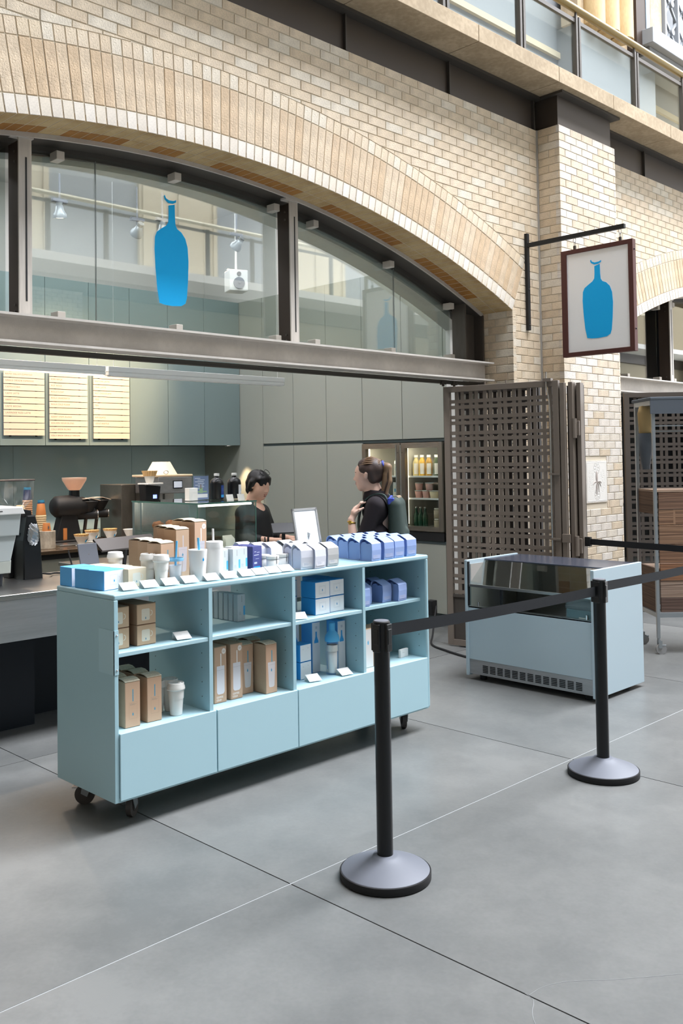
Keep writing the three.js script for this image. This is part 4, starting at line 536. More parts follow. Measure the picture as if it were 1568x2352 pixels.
{ const t = thing('wall_speaker', 'small white loudspeaker box hanging behind the arched glass', 'speaker', [6.03, 3.49, -7.45], -0.35); part('cabinet', bb(-0.1, 0.1, -0.11, 0.11, -0.09, 0.09, 0.012), M.white, t); part('woofer', [cyl(0.06, 0.06, 0.012, 0, 0, 0, 28).rotateX(Math.PI / 2).translate(0, -0.03, 0.088), lathe([[0.0, 0.02], [0.03, 0.004], [0.05, 0.012]], 24).rotateX(Math.PI / 2).translate(0, -0.03, 0.088)], M.grey, t); part('tweeter', cyl(0.022, 0.022, 0.012, 0, 0, 0, 20).rotateX(Math.PI / 2).translate(0, 0.065, 0.088), M.castor, t); part('bracket', [rod([0, 0.11, 0], [0, 1.255, 0], 0.012, 8), bb(-0.1, 0.1, 0.11, 0.122, -0.02, 0.02)], M.white, t); }
for (const [z, k] of [[-6.4, 8], [-8.2, 5]]) { const t = thing('ceiling_lamp', `long white ceiling lamp inside the shop above the ${k && z < -7 ? 'bar' : 'front counter'}`, 'lamp', [3.2, 4.7, z]); part('housing', bb(-3.4, 3.4, 0, 0.05, -0.18, 0.18, 0.004), M.white, t); part('diffuser', bb(-3.38, 3.38, -0.008, 0, -0.16, 0.16), glow(0xfff4e6, 2), t); areaLight(6.7, 0.3, [3.2, 4.685, z], [3.2, 0, z], k * 2.6, 0xf6f6ff); }
// ---------- counters ----------
{ const t = thing('service_counter', 'stainless steel front counter with a dark navy recessed base behind the cart', 'counter');
  part('worktop', [bb(0.37, 4.78, 0.872, 0.9, -5.95, -5.1, 0.004), bb(3.5, 4.78, 0.872, 0.9, -6.5, -5.96, 0.004)], M.stainless, t); part('apron', bb(0.37, 4.76, 0.63, 0.872, -5.125, -5.105, 0.002), M.brushed, t);
  part('base', [bb(0.37, 2.83, 0, 0.63, -5.83, -5.57), bb(2.83, 4.74, 0, 0.63, -5.83, -5.78), bb(3.6, 4.74, 0, 0.87, -6.45, -5.83)], M.navy, t); part('apron_return', bb(4.74, 4.78, 0.1, 0.872, -6.45, -5.12, 0.002), M.teal, t); }
{ const t = thing('bar_counter', 'pour over bar with a dark steel top and olive panelled base behind the front counter', 'counter'); part('worktop', bb(0.5, 5.75, 0.868, 0.9, -8.35, -7.38, 0.004), std(0x6d5b49, 0.25, { metalness: 0.5 }), t); part('apron', bb(0.52, 5.73, 0.82, 0.868, -8.3, -7.42), M.black, t); part('base', bb(0.52, 5.73, 0.06, 0.82, -8.3, -7.44), M.olive, t); part('plinth', bb(0.6, 5.65, 0, 0.06, -8.25, -7.5), M.black, t);
  part('drip_tray', [bb(4.13, 5.06, 0.9, 0.915, -7.86, -7.64, 0.003)], M.stainless, t); part('splash_guard', bb(4.55, 5.2, 0.68, 0.9, -7.37, -7.362), M.smoked, t); }
const B = 0.9;
// paper cup stacks on the bar
function cupStack(x, z, r, h, m, n, topM, topH, rimM, label) {
  const t = thing('cup_stack', label, 'cups', [x, B, z], 0, 'paper cup stacks on the bar'); const P = []; for (let k = 0; k < n; k++) P.push([r * 0.99, h * k / n], [r * 1.05, h * k / n + 0.002], [r * 1.05, h * k / n + 0.006], [r * 0.97, h * (k + 1) / n]);
  part('nested_cups', lathe([[0, 0], ...P, [0, h]], 24), m, t); part('top_cup', lathe([[r, h], [r * 0.72, h + topH], [0, h + topH]], 24), topM, t); if (rimM) part('base_ring', lathe([[r * 0.78, h + topH - 0.018], [r * 0.735, h + topH + 0.004], [r * 0.6, h + topH + 0.004]], 24), rimM, t);
}
cupStack(3.99, -7.97, 0.042, 0.42, M.cupTan, 22, M.cupNavy, 0.11, M.tealRim, 'tallest stack of tan paper cups topped by a navy cup on the bar'); cupStack(4.17, -8.06, 0.04, 0.3, M.cupTan, 16, M.cupNavy, 0.105, M.tealRim, 'shorter stack of tan cups with a navy cup, behind the marble canister'); cupStack(4.06, -7.85, 0.045, 0.285, M.cupCream, 15, M.copper, 0.1, null, 'stack of cream paper cups topped by an orange brown cup'); cupStack(3.86, -7.85, 0.045, 0.34, M.cupCream, 14, M.cupCream, 0.04, null, 'stack of plain cream cups behind the espresso machine');
{ const t = thing('marble_canister', 'cylindrical marble canister on the bar holding small orange brown cups', 'canister', [3.99, B, -7.6]); part('body', lathe([[0, 0], [0.068, 0], [0.07, 0.003], [0.07, 0.153], [0.068, 0.156], [0.06, 0.156], [0.06, 0.1], [0, 0.1]], 32), M.marble, t); }
{ const t = thing('espresso_cup', 'small orange brown paper cup upside down on the marble canister', 'cup', [3.98, B + 0.1, -7.595]); part('cup', lathe([[0.042, 0], [0.042, 0.01], [0.03, 0.125], [0, 0.125]], 24), M.copper, t); part('emblem', emblem(0.03, 0.001).translate(0.0, 0.075, 0.037), M.castor, t); }
// drippers
function dripper(paper) { const t = thing('coffee_dripper', '', 'dripper'); part('cone', lathe([[0.02, 0.006], [0.024, 0.01], [0.062, 0.088], [0.064, 0.09], [0.0605, 0.09], [0.02, 0.014]], 32), M.ceramic, t); part('saucer', lathe([[0.018, 0], [0.052, 0.002], [0.054, 0.008], [0.02, 0.01]], 32), M.ceramic, t); part('handle', tube([[0.05, 0.074, 0], [0.08, 0.08, 0], [0.084, 0.06, 0], [0.06, 0.032, 0], [0.04, 0.032, 0]], 0.005, 8, 24), M.ceramic, t); part('emblem', emblem(0.028, 0.001).rotateX(0.4).translate(0.012, 0.036, 0.042), M.emblem, t);
  if (paper) { const n = 96, g = new THREE.CylinderGeometry(0.064, 0.028, 0.085, n, 3, true), p = g.attributes.position; for (let i = 0; i < p.count; i++) { const a = Math.atan2(p.getZ(i), p.getX(i)), k = 1 + 0.055 * Math.sin(a * 20) * (0.5 + (p.getY(i) + 0.0425) / 0.085); p.setX(i, p.getX(i) * k); p.setZ(i, p.getZ(i) * k); } g.computeVertexNormals(); const m = part('paper_filter', g.translate(0, 0.066, 0), M.filter, t); m.material.side = THREE.DoubleSide; } return t; }
{ const d = dripper(true); d.position.set(4.3, B + 0.0, -7.56); d.rotation.y = 0.2; tag(d, 'leftmost white ceramic dripper with a paper filter on the bar', 'dripper', 'coffee drippers on the bar'); dup(d, 'second white ceramic dripper with a paper filter, before the black grinder', [4.5, B + 0.016, -7.72], 0.2); const e = dup(d, 'third white ceramic dripper with a paper filter, beside the steel jug', [4.71, B + 0.016, -7.75], 0.3); const f = dripper(false); f.position.set(4.93, B + 0.016, -7.76); f.rotation.y = 0.2; tag(f, 'rightmost white ceramic dripper, empty, by the tall steel cabinet', 'dripper', 'coffee drippers on the bar'); }
{ const t = thing('steel_jug', 'small stainless steel jug between the second and third drippers', 'jug', [4.62, B + 0.0, -7.98]); part('body', lathe([[0, 0], [0.04, 0], [0.042, 0.01], [0.036, 0.06], [0.04, 0.11], [0.038, 0.112], [0, 0.1]], 28), M.chrome, t); part('handle', tube([[0.038, 0.1, 0], [0.07, 0.09, 0], [0.068, 0.03, 0], [0.04, 0.02, 0]], 0.005, 8, 16), M.chrome, t); }
// big black shop grinder
{ const t = thing('shop_grinder', 'large black coffee grinder with a peach plastic hopper and two chutes', 'grinder', [4.43, B, -8.02]);
  part('motor', lathe([[0, -0.19], [0.07, -0.185], [0.1, -0.15], [0.105, -0.05], [0.104, 0.06], [0.085, 0.085], [0.085, 0.13], [0.07, 0.15], [0, 0.15]], 36).rotateZ(-Math.PI / 2).translate(0.02, 0.34, 0), M.black, t);
  part('stand', [extr(poly([[-0.16, 0], [0.11, 0], [0.05, 0.27], [-0.09, 0.27]]), 0.1, 0.006).translate(0, 0, -0.05), bb(-0.19, 0.16, 0, 0.03, -0.1, 0.1, 0.01)], M.black, t); part('neck', [cyl(0.05, 0.048, 0.07, 0.06, 0.42, 0, 24), cyl(0.036, 0.036, 0.05, 0.06, 0.38, 0, 20)], M.blackGloss, t);
  part('hopper', lathe([[0.045, 0.49], [0.06, 0.5], [0.112, 0.585], [0.115, 0.61], [0.111, 0.61], [0.056, 0.503], [0.045, 0.494]], 36).translate(0.06, 0, 0), M.peach, t); part('burr_dial', [cyl(0.07, 0.07, 0.05, 0, 0, 0, 28).rotateZ(Math.PI / 2).translate(0.2, 0.33, 0), cyl(0.014, 0.014, 0.03, 0, 0, 0, 12).rotateZ(Math.PI / 2).translate(0.235, 0.31, 0.03)], M.blackGloss, t); part('badge', bb(-0.09, -0.05, 0.03, 0.14, 0.055, 0.062, 0.006), M.copper, t); }
function miniGrinder(x, z, label) { const t = thing('hand_grinder', label, 'grinder', [x, B, z], 0, 'small black grinders on the bar'); part('tray', extr(ribbon([[-0.09, 0.405], [0.0, 0.41], [0.095, 0.385]], 0.006), 0.12).translate(0, 0, -0.06), std(0xcdbfae, 0.4), t); part('hopper', lathe([[0.035, 0.28], [0.05, 0.3], [0.09, 0.375], [0.088, 0.385], [0, 0.38]], 28), M.black, t); part('barrel', cyl(0.042, 0.042, 0.2, 0, 0, 0, 24).rotateZ(-Math.PI / 2).translate(-0.12, 0.25, 0).rotateY(-0.35), M.black, t); part('spout_ring', new THREE.TorusGeometry(0.041, 0.006, 8, 24).rotateY(Math.PI / 2).translate(0.082, 0.25, 0).rotateY(-0.35), M.chrome, t); part('leg', [bar([-0.03, 0.22, 0], [-0.06, 0.0, 0], 0.03, 0.02), bb(-0.11, 0.01, 0, 0.015, -0.07, 0.07, 0.004)], M.rust, t); }
miniGrinder(4.63, -8.0, 'small black grinder with angled tray, just right of the large grinder'); miniGrinder(4.83, -8.14, 'small black grinder with angled tray, nearest the tall steel cabinet');
{ const t = thing('steel_cabinet', 'tall brushed steel appliance cabinet at the right end of the bar', 'appliance', [5.07, B, -8.13]); part('case', bb(-0.12, 0.12, 0, 0.53, -0.2, 0.2, 0.006), std(0x807c74, 0.35, { metalness: 0.8, map: steelTex }), t); part('side_trim', bb(0.121, 0.128, 0.01, 0.525, 0.1, 0.2), M.chrome, t); }
{ const t = thing('batch_brewer', 'stainless steel batch brewer with a small dark touch screen', 'coffee machine', [5.3, B, -7.72]); part('head', bb(-0.2, 0.2, 0.44, 0.6, -0.2, 0.2, 0.008), M.brushed, t); part('screen', bb(-0.03, 0.08, 0.485, 0.565, 0.2, 0.206, 0.002), M.black, t); part('display', bb(-0.022, 0.072, 0.495, 0.555, 0.206, 0.208), glow(0x3f6f9a, 0.5), t); part('column', [bb(-0.19, 0.19, 0, 0.44, -0.2, -0.1), bb(0.0, 0.04, 0.0, 0.44, -0.02, 0.02)], M.stainless, t); part('base', bb(-0.2, 0.2, 0, 0.04, -0.2, 0.2, 0.006), M.stainless, t); part('server', [lathe([[0, 0.04], [0.07, 0.04], [0.075, 0.3], [0.05, 0.34], [0, 0.34]], 28).translate(-0.1, 0, 0.06)], M.black, t); }
{ const t = thing('serving_tray', 'pale wooden tray on top of the batch brewer', 'tray', [5.29, B + 0.6, -7.72]); part('tray', bb(-0.24, 0.22, 0.0, 0.022, -0.18, 0.2, 0.006), std(0xe2c9a8, 0.6), t); }
{ const t = thing('filter_basket', 'upturned stack of pleated paper filters with a small clip on the tray', 'paper filters', [5.26, B + 0.622, -7.7]); const n = 160, g = new THREE.CylinderGeometry(0.085, 0.155, 0.125, n, 2), p = g.attributes.position; for (let i = 0; i < p.count; i++) { const a = Math.atan2(p.getZ(i), p.getX(i)), k = 1 + 0.012 * Math.sin(a * 40); p.setX(i, p.getX(i) * k); p.setZ(i, p.getZ(i) * k); } g.computeVertexNormals(); part('pleats', g.translate(0, 0.0635, 0), std(0xece2cc, 0.85), t); part('clip', new THREE.TorusGeometry(0.022, 0.006, 8, 20).scale(1.2, 0.8, 1).translate(-0.06, 0.025, 0.165), M.ceramic, t); }
{ const t = thing('digital_scale', 'black upright brewing stand with a lit blue display under a white cup', 'scale', [4.95, B, -7.44], 0.1); part('stand', [extr(poly([[-0.07, 0.0], [0.07, 0], [0.06, 0.3], [0.09, 0.51], [-0.09, 0.53], [-0.07, 0.3]]), 0.08, 0.008).translate(0, 0, -0.04)], M.black, t); part('display', bb(-0.0, 0.045, 0.405, 0.44, 0.046, 0.05), glow(0x5d7bff, 2.5), t); part('shelf', bb(-0.08, 0.1, 0.535, 0.55, -0.08, 0.08, 0.004), M.ceramic, t); }
{ const t = thing('filter_cup', 'white cup holding a fluted paper filter on the black brewing stand', 'cup', [4.95, B + 0.55, -7.44]); part('cup', lathe([[0, 0], [0.034, 0], [0.056, 0.08], [0.053, 0.08], [0, 0.01]], 28), M.ceramic, t); const n = 80, g = new THREE.CylinderGeometry(0.072, 0.055, 0.05, n, 2, true), p = g.attributes.position; for (let i = 0; i < p.count; i++) { const a = Math.atan2(p.getZ(i), p.getX(i)), k = 1 + 0.06 * Math.sin(a * 18); p.setX(i, p.getX(i) * k); p.setZ(i, p.getZ(i) * k); } g.computeVertexNormals(); part('paper_filter', g.translate(0, 0.09, 0), M.filter, t); }
// espresso machine and grinder at the far left of the front counter
{ const t = thing('espresso_machine', 'pale grey espresso machine with stepped side panels at the left edge of the counter', 'coffee machine', [2.2, B, -5.66]);
  const side = std(0xaab2b2, 0.35), P = (pts, d, z, m) => extr(poly(pts), d, 0.006).translate(0, 0, z);
  part('upper_panel', P([[-0.55, 0.315], [0.47, 0.315], [0.485, 0.44], [-0.55, 0.44]], 0.4, -0.2), side, t); part('middle_panel', P([[-0.55, 0.155], [0.425, 0.155], [0.462, 0.308], [-0.55, 0.308]], 0.36, -0.18), side, t); part('lower_panel', P([[-0.55, 0.085], [0.425, 0.085], [0.428, 0.15], [-0.55, 0.15]], 0.36, -0.18), std(0xa9aea6, 0.35), t); part('top_tray', P([[-0.55, 0.445], [0.5, 0.445], [0.485, 0.478], [-0.55, 0.485]], 0.42, -0.2), M.white, t); part('vent_slot', bb(-0.1, 0.36, 0.458, 0.463, 0.221, 0.2275), M.black, t); for (const x of [-0.45, 0.38]) for (const z of [-0.12, 0.12]) part('foot', lathe([[0, 0], [0.022, 0], [0.03, 0.085], [0, 0.085]], 16).translate(x, 0, z), M.navy, t); }
{ const t = thing('cup_warmer_cups', 'row of cream upturned cups on top of the espresso machine', 'cups', [2.5, B + 0.487, -5.66]); for (let k = 0; k < 4; k++) part('cup', lathe([[0.034, 0], [0.03, 0.03], [0.012, 0.036], [0, 0.036]], 20).translate(-0.24 + k * 0.075, 0.002, 0.05), M.cupCream, t); }
{ const t = thing('bean_grinder', 'black tapered grinder column with a silver foil pouch tied to it', 'grinder', [2.885, B, -5.76]); part('column', [extr(poly([[-0.06, 0.0], [0.06, 0], [0.04, 0.3], [0.01, 0.405], [-0.035, 0.405], [-0.06, 0.25]]), 0.13, 0.008).translate(0, 0, -0.06), bb(-0.065, 0.02, 0.03, 0.3, -0.065, 0.02)], M.blackGloss, t); part('collar', extr(poly([[-0.045, 0.405], [0.0, 0.405], [-0.005, 0.44], [-0.05, 0.45]]), 0.1, 0.004).translate(0, 0, -0.05), M.rubber, t);
  const g = new THREE.SphereGeometry(1, 28, 20), p = g.attributes.position; for (let i = 0; i < p.count; i++) { const x = p.getX(i), y = p.getY(i), z = p.getZ(i), k = 1 + 0.13 * Math.sin(x * 9 + y * 7) * Math.sin(y * 11 + z * 5); p.setXYZ(i, Math.sign(x) * Math.pow(Math.abs(x), 0.7) * k, y * k, z * k); } g.computeVertexNormals(); part('foil_pouch', g.scale(0.04, 0.07, 0.02).translate(-0.005, 0.29, 0.085), std(0xb9bdc2, 0.25, { metalness: 0.9 }), t); part('cable', tube([[0.06, 0.03, 0.02], [0.12, 0.02, 0.05], [0.2, 0.012, -0.02], [0.3, 0.02, 0.02], [0.32, 0.15, -0.05]], 0.006, 6, 30), M.black, t); }
{ const t = thing('hopper_grinder', 'grinder with a clear conical bean hopper and dark lid behind the espresso machine', 'grinder', [2.89, B, -5.885]); const o = -0.22; part('body', bb(-0.1, 0.04, 0, 0.42, -0.05, 0.05, 0.01), M.black, t); part('hopper', lathe([[0.03, 0.42], [0.05, 0.44], [0.118, 0.52], [0.122, 0.635], [0.119, 0.635], [0.115, 0.522], [0.045, 0.445]], 32).translate(-0.03, 0, 0), M.clear, t); part('lid', lathe([[0, 0.648], [0.126, 0.645], [0.128, 0.636], [0, 0.636]], 32).translate(-0.03, 0, 0), std(0x3a2c26, 0.5), t); }
{ const t = thing('tablet_stand', 'grey tablet on a stand at the right of the grinder, behind the blue mug boxes', 'tablet', [3.2, B, -5.5], 0.1); part('screen', bb(-0.075, 0.075, 0.0, 0.2, -0.005, 0.005, 0.004).rotateX(-0.25).translate(0, 0.02, 0), M.grey, t); part('foot', [bb(-0.06, 0.06, 0, 0.008, -0.08, 0.04, 0.002), bar([0, 0.15, -0.035], [0, 0.004, -0.07], 0.02, 0.006)], M.castor, t); }
{ const t = thing('order_screen', 'wide dark angled screen above the front counter, left of the brown boxes', 'screen', [3.55, B, -5.62], 0.15); part('panel', bb(-0.26, 0.26, -0.06, 0.06, -0.008, 0.008, 0.003).rotateX(-0.9).translate(0, 0.19, 0), std(0x4b4643, 0.3, { metalness: 0.4 }), t); part('stem', [bar([0, 0.18, -0.02], [0, 0.0, -0.05], 0.04, 0.02), bb(-0.09, 0.09, 0, 0.01, -0.1, 0.02)], M.black, t); }
// ---------- pastry case ----------
{ const t = thing('pastry_case', 'glass pastry case with a green edged glass top and bright strip light inside', 'display case', [4.1, B, -5.55]); const w = 0.56, d = 0.86, h = 0.44;
  part('glass_front', bb(0.004, w, 0.02, h - 0.01, -0.006, 0), M.glass, t); part('glass_side', bb(0, 0.006, 0.02, h - 0.01, -d, -0.006), M.glass, t); part('glass_side', bb(w - 0.006, w, 0.02, h - 0.01, -d, -0.006), M.glass, t); part('glass_top', bb(-0.004, w + 0.004, h - 0.01, h, -d, 0.004), M.glass, t); part('glass_edge', [bb(-0.006, w + 0.006, h - 0.011, h + 0.001, 0.004, 0.007), bb(-0.007, -0.004, h - 0.011, h + 0.001, -d, 0.005), bb(-0.001, 0.005, 0.02, h - 0.012, 0.0, 0.004), bb(w - 0.005, w + 0.001, 0.02, h - 0.012, 0.0, 0.004)], M.greenEdge, t);
  part('frame', [bb(0.0, 0.03, 0.0, h - 0.012, -d, -d + 0.03), bb(0.008, 0.02, 0.0, h - 0.012, -d + 0.1, -d + 0.12), bb(0, w, 0, 0.02, -d, 0), bb(0.01, w - 0.01, 0.02, h - 0.02, -d - 0.004, -d)], M.stainless, t); part('strip_light', bb(0.03, w - 0.03, h - 0.03, h - 0.014, -0.04, -0.015), glow(0xfff4e4, 3), t); areaLight(w - 0.08, 0.03, [4.1 + w / 2, B + h - 0.034, -5.58], [4.1 + w / 2, B, -5.85], 24, 0xfff2e0);
  part('shelf', [bb(0.012, w - 0.012, 0.2, 0.206, -d + 0.02, -0.25)], M.glass, t); part('deck', bb(0.008, w - 0.008, 0.02, 0.03, -d + 0.01, -0.01), std(0x6f7f68, 0.5), t); }
{ const pm = std(0xa5602a, 0.7), spots = [[4.2, -6.2, 0], [4.33, -6.22, 0], [4.45, -6.15, 0], [4.24, -6.05, 0], [4.55, -6.2, 0]]; spots.forEach(([x, z], i) => { const t = thing('pastry', `golden brown pastry on the glass shelf of the case, ${ORD[i]} in the row`, 'pastry', [x, B + 0.206, z], i, 'pastries inside the glass case'); const g = new THREE.SphereGeometry(1, 20, 12), p = g.attributes.position; for (let k = 0; k < p.count; k++) { const s = 1 + 0.12 * Math.sin(p.getX(k) * 8 + i) + 0.06 * Math.sin(p.getZ(k) * 13); p.setXYZ(k, p.getX(k) * s, p.getY(k) * s, p.getZ(k) * s); } g.computeVertexNormals(); part('crust', g.scale(0.05, 0.032, 0.036).translate(0, 0.042, 0), pm, t); });
  [[4.35, -5.7], [4.43, -5.69]].forEach(([x, z], i) => { const t = thing('case_card', `small pale name card on the floor of the pastry case, ${i ? 'right' : 'left'} one`, 'card', [x, B + 0.03, z]); part('card', bb(-0.036, 0.036, 0, 0.06, -0.002, 0.002).rotateX(-0.4).translate(0, 0.004, 0), M.paper, t); });
  const t = thing('paper_bags', 'bundle of clear and white paper bags standing inside the right of the case', 'bags', [4.55, B + 0.03, -5.72], 0.1); for (let k = 0; k < 5; k++) part('bag', bb(-0.05, 0.05, 0, 0.11 + k * 0.006, -0.003, 0.0).rotateX(-0.1).translate(k * 0.006, 0.002, -k * 0.014), M.paper, t); }
const CT = B + 0.441;
{ const t = thing('acrylic_sign', 'clear acrylic stand with a printed drinks picture on the pastry case', 'sign', [4.46, CT, -5.98]); const tx = print(160, 220, (g, w, h) => { g.fillStyle = '#7d8fb5'; g.fillRect(0, 0, w, h); g.fillStyle = '#dfe6f2'; for (let k = 0; k < 7; k++) g.fillRect(10 + (k * 31) % 60, 18 + k * 16, 60 + (k * 17) % 40, 6); g.fillStyle = '#9fbf9c'; g.fillRect(20, 140, 120, 14); g.fillRect(60, 110, 36, 50); g.fillStyle = '#8b7367'; g.fillRect(70, 80, 10, 40); g.fillStyle = '#f5f7fa'; g.fillRect(8, 168, 140, 34); }); part('print', bb(-0.072, 0.072, 0.004, 0.19, -0.002, 0.002), printed(tx, 0.4), t); part('holder', bb(-0.078, 0.078, 0, 0.2, -0.007, -0.003), M.clear, t); part('foot', bb(-0.078, 0.078, 0, 0.004, -0.04, 0.03), M.clear, t); }
{ const t = thing('card_holder', 'clear box of white cards left of the acrylic sign on the pastry case', 'box', [4.32, CT, -5.92]); part('cards', bb(-0.04, 0.04, 0.003, 0.1, -0.03, 0.03, 0.002), M.paper, t); part('box', [bb(-0.045, 0.045, 0, 0.003, -0.035, 0.035), bb(-0.045, 0.045, 0, 0.07, 0.033, 0.035)], M.clear, t); }
function growler(x, z, labM, labelTex, label) { const t = thing('brew_bottle', label, 'bottle', [x, CT, z], 0.25, 'dark bottles on the pastry case'); part('glass', lathe([[0, 0], [0.052, 0], [0.055, 0.005], [0.056, 0.125], [0.05, 0.15], [0.03, 0.168], [0.018, 0.174], [0.017, 0.186], [0, 0.186]], 32), M.blackGloss, t); part('cap', lathe([[0.021, 0.186], [0.022, 0.19], [0.022, 0.205], [0.02, 0.207], [0, 0.207]], 24), M.white, t); const g = new THREE.CylinderGeometry(0.0568, 0.0568, 0.1, 16, 1, true, -0.25, 1.15); part('label', g.translate(0, 0.062, 0), printed(labelTex, 0.5), t); }
growler(4.615, -5.98, 0, print(96, 128, (g, w, h) => { g.fillStyle = '#1f3f86'; g.fillRect(0, 0, w, h); small(g, 14, 30, 5, 60, '#5c78b8'); g.fillStyle = '#39a4e4'; g.fillRect(0, 96, 96, 26); }), 'dark brew bottle with a navy label, left of the two on the pastry case'); growler(4.62 + 0.19, -6.0, 0, print(96, 128, (g, w, h) => { g.fillStyle = '#eef0f2'; g.fillRect(0, 0, w, h); emblem2d(g, 60, 70, 34); small(g, 20, 90, 3, 50, '#555'); }), 'dark brew bottle with a white label, beside the barista');
{ const t = thing('syrup_bottle', 'short dark bottle with an orange cap between the two brew bottles', 'bottle', [4.715, CT, -6.12]); part('body', lathe([[0, 0], [0.05, 0], [0.052, 0.07], [0.03, 0.09], [0, 0.09]], 24), M.blackGloss, t); part('cap', cyl(0.034, 0.034, 0.05, 0, 0.09, 0, 24), M.copper, t); }
[[4.69, -5.75, 'left'], [4.865 - 0.22, -5.62, 'right']].forEach(([x, z, s], i) => { const t = thing('case_tag', `blank white tag leaning on top of the pastry case, ${s} one`, 'price tag', i ? [4.61, CT, -5.66] : [4.5, CT, -5.66]); part('card', bb(-0.033, 0.033, 0, 0.05, -0.002, 0.001).rotateX(-0.3), M.paper, t); });
{ const t = thing('card_terminal', 'dark payment terminal on a stand at the end of the pastry case', 'terminal', [4.72, B, -5.3], -0.5); part('screen', bb(-0.09, 0.09, -0.05, 0.05, -0.008, 0.008, 0.003).rotateX(-0.8).translate(0.0, 0.23, 0), M.black, t); part('stand', [rod([0, 0.0, 0], [0, 0.22, 0], 0.014, 12), cyl(0.05, 0.05, 0.008, 0, 0, 0, 24)], M.black, t); }
{ const t = thing('straw_jar', 'clear jar of dark straws and stirrers on the counter by the terminal', 'jar', [4.6, B, -5.36]); part('jar', lathe([[0, 0], [0.04, 0], [0.042, 0.11], [0.039, 0.11], [0.037, 0.005], [0, 0.005]], 24), M.clear, t); part('straws', [[-0.012, 0], [0.01, 0.01], [0.0, -0.012], [0.018, -0.008], [-0.02, 0.012]].map(([x, z]) => rod([x * 0.6, 0.008, z * 0.6], [x * 1.3, 0.17, z * 1.3], 0.004, 6)), M.black, t); }
// ---------- glass door cooler in the side wall ----------
const FZ0 = -6.885, FZ1 = -5.795;
{ const t = thing('glass_door_cooler', 'lit steel drinks cooler with two glass doors set in the side wall', 'cooler'); const x0 = XS - 0.03, x1 = 7.92, y0 = 0.85, y1 = 1.805;
  part('cabinet', [bb(x1, x1 + 0.03, y0, y1, FZ0, FZ1), bb(x0 + 0.06, x1, y1 - 0.03, y1, FZ0, FZ1), bb(x0 + 0.06, x1, y0 + 0.05, y0 + 0.08, FZ0, FZ1), bb(x0 + 0.06, x1, y0, y1, FZ0, FZ0 + 0.03), bb(x0 + 0.06, x1, y0, y1, FZ1 - 0.03, FZ1), bb(x0 + 0.06, x1, y0 + 0.05, y1, -6.35, -6.32)], std(0xc9c6bd, 0.5), t); part('kick', bb(x0 + 0.015, x1, 0.815, y0 + 0.05, FZ0, FZ1), M.black, t);
  const door = (za, zb, hz) => { const d = part('door', [bb(x0, x0 + 0.05, y0 + 0.06, y1, za, za + 0.055, 0.004), bb(x0, x0 + 0.05, y0 + 0.06, y1, zb - 0.055, zb, 0.004), bb(x0, x0 + 0.05, y1 - 0.055, y1, za + 0.05, zb - 0.05), bb(x0, x0 + 0.05, y0 + 0.06, y0 + 0.105, za + 0.05, zb - 0.05)], std(0x9b948b, 0.35, { metalness: 0.85, map: steelTex }), t); part('glass', bb(x0 + 0.02, x0 + 0.028, y0 + 0.1, y1 - 0.05, za + 0.05, zb - 0.05), M.glass, d); part('handle', [rod([x0 - 0.03, y0 + 0.2, hz], [x0 - 0.03, y1 - 0.02, hz], 0.008, 10), rod([x0 - 0.03, y0 + 0.25, hz], [x0 + 0.01, y0 + 0.25, hz], 0.006, 8), rod([x0 - 0.03, y1 - 0.1, hz], [x0 + 0.01, y1 - 0.1, hz], 0.006, 8)], M.chrome, d); };
  door(FZ0, -6.345, -6.37); door(-6.335, FZ1, -6.31); for (const y of [1.462, 1.235]) for (const [a, b] of [[FZ0 + 0.03, -6.35], [-6.32, FZ1 - 0.03]]) part('shelf', [bb(x0 + 0.1, x1, y - 0.006, y, a, b), bb(x0 + 0.09, x0 + 0.1, y - 0.014, y + 0.004, a, b)], M.white, t);
  part('strip_light', [bb(x0 + 0.07, x0 + 0.09, y1 - 0.045, y1 - 0.031, -6.3, FZ1 - 0.05), bb(x0 + 0.07, x0 + 0.085, y0 + 0.12, y1 - 0.05, FZ0 + 0.031, FZ0 + 0.045), bb(x0 + 0.07, x0 + 0.085, y0 + 0.12, y1 - 0.05, -6.319, -6.305)], glow(0xfff0d8, 3), t);
  areaLight(0.4, 0.03, [x0 + 0.1, y1 - 0.05, -6.06], [x0 + 0.35, 1.2, -6.06], 26, 0xffedd2); areaLight(0.4, 0.03, [x0 + 0.1, y1 - 0.05, -6.6], [x0 + 0.35, 1.2, -6.6], 26, 0xffedd2); }
function juice(z, liquid, label) { const t = thing('juice_bottle', label, 'bottle', [XS + 0.14, 1.462, z], -0.9, 'juice bottles on the top cooler shelf'); part('bottle', lathe([[0, 0], [0.033, 0], [0.036, 0.005], [0.036, 0.13], [0.03, 0.155], [0.019, 0.178], [0.019, 0.19], [0, 0.19]], 24), liquid, t); part('cap', cyl(0.022, 0.022, 0.026, 0, 0.19, 0, 20), M.white, t); part('label', new THREE.CylinderGeometry(0.0368, 0.0368, 0.11, 14, 1, true, -0.65, 1.3).translate(0, 0.075, 0), M.paper, t); }
const yel = std(0xe0b23c, 0.25), amber = std(0xb98d2d, 0.25), pale = std(0xd9c98e, 0.3), grn = std(0x4c5a35, 0.3), dark = std(0x3b3428, 0.3);
[[-6.27, pale, 'pale juice bottle, leftmost on the top shelf of the right cooler door'], [-6.19, yel, 'yellow juice bottle, second on the top shelf of the right cooler door'], [-6.1, amber, 'amber juice bottle, third on the top shelf of the right cooler door'], [-6.0, grn, 'green juice bottle, fourth on the top shelf of the right cooler door'], [-5.91, dark, 'dark juice bottle, rightmost on the top shelf of the right cooler door']].forEach(([z, m, l]) => juice(z, m, l));
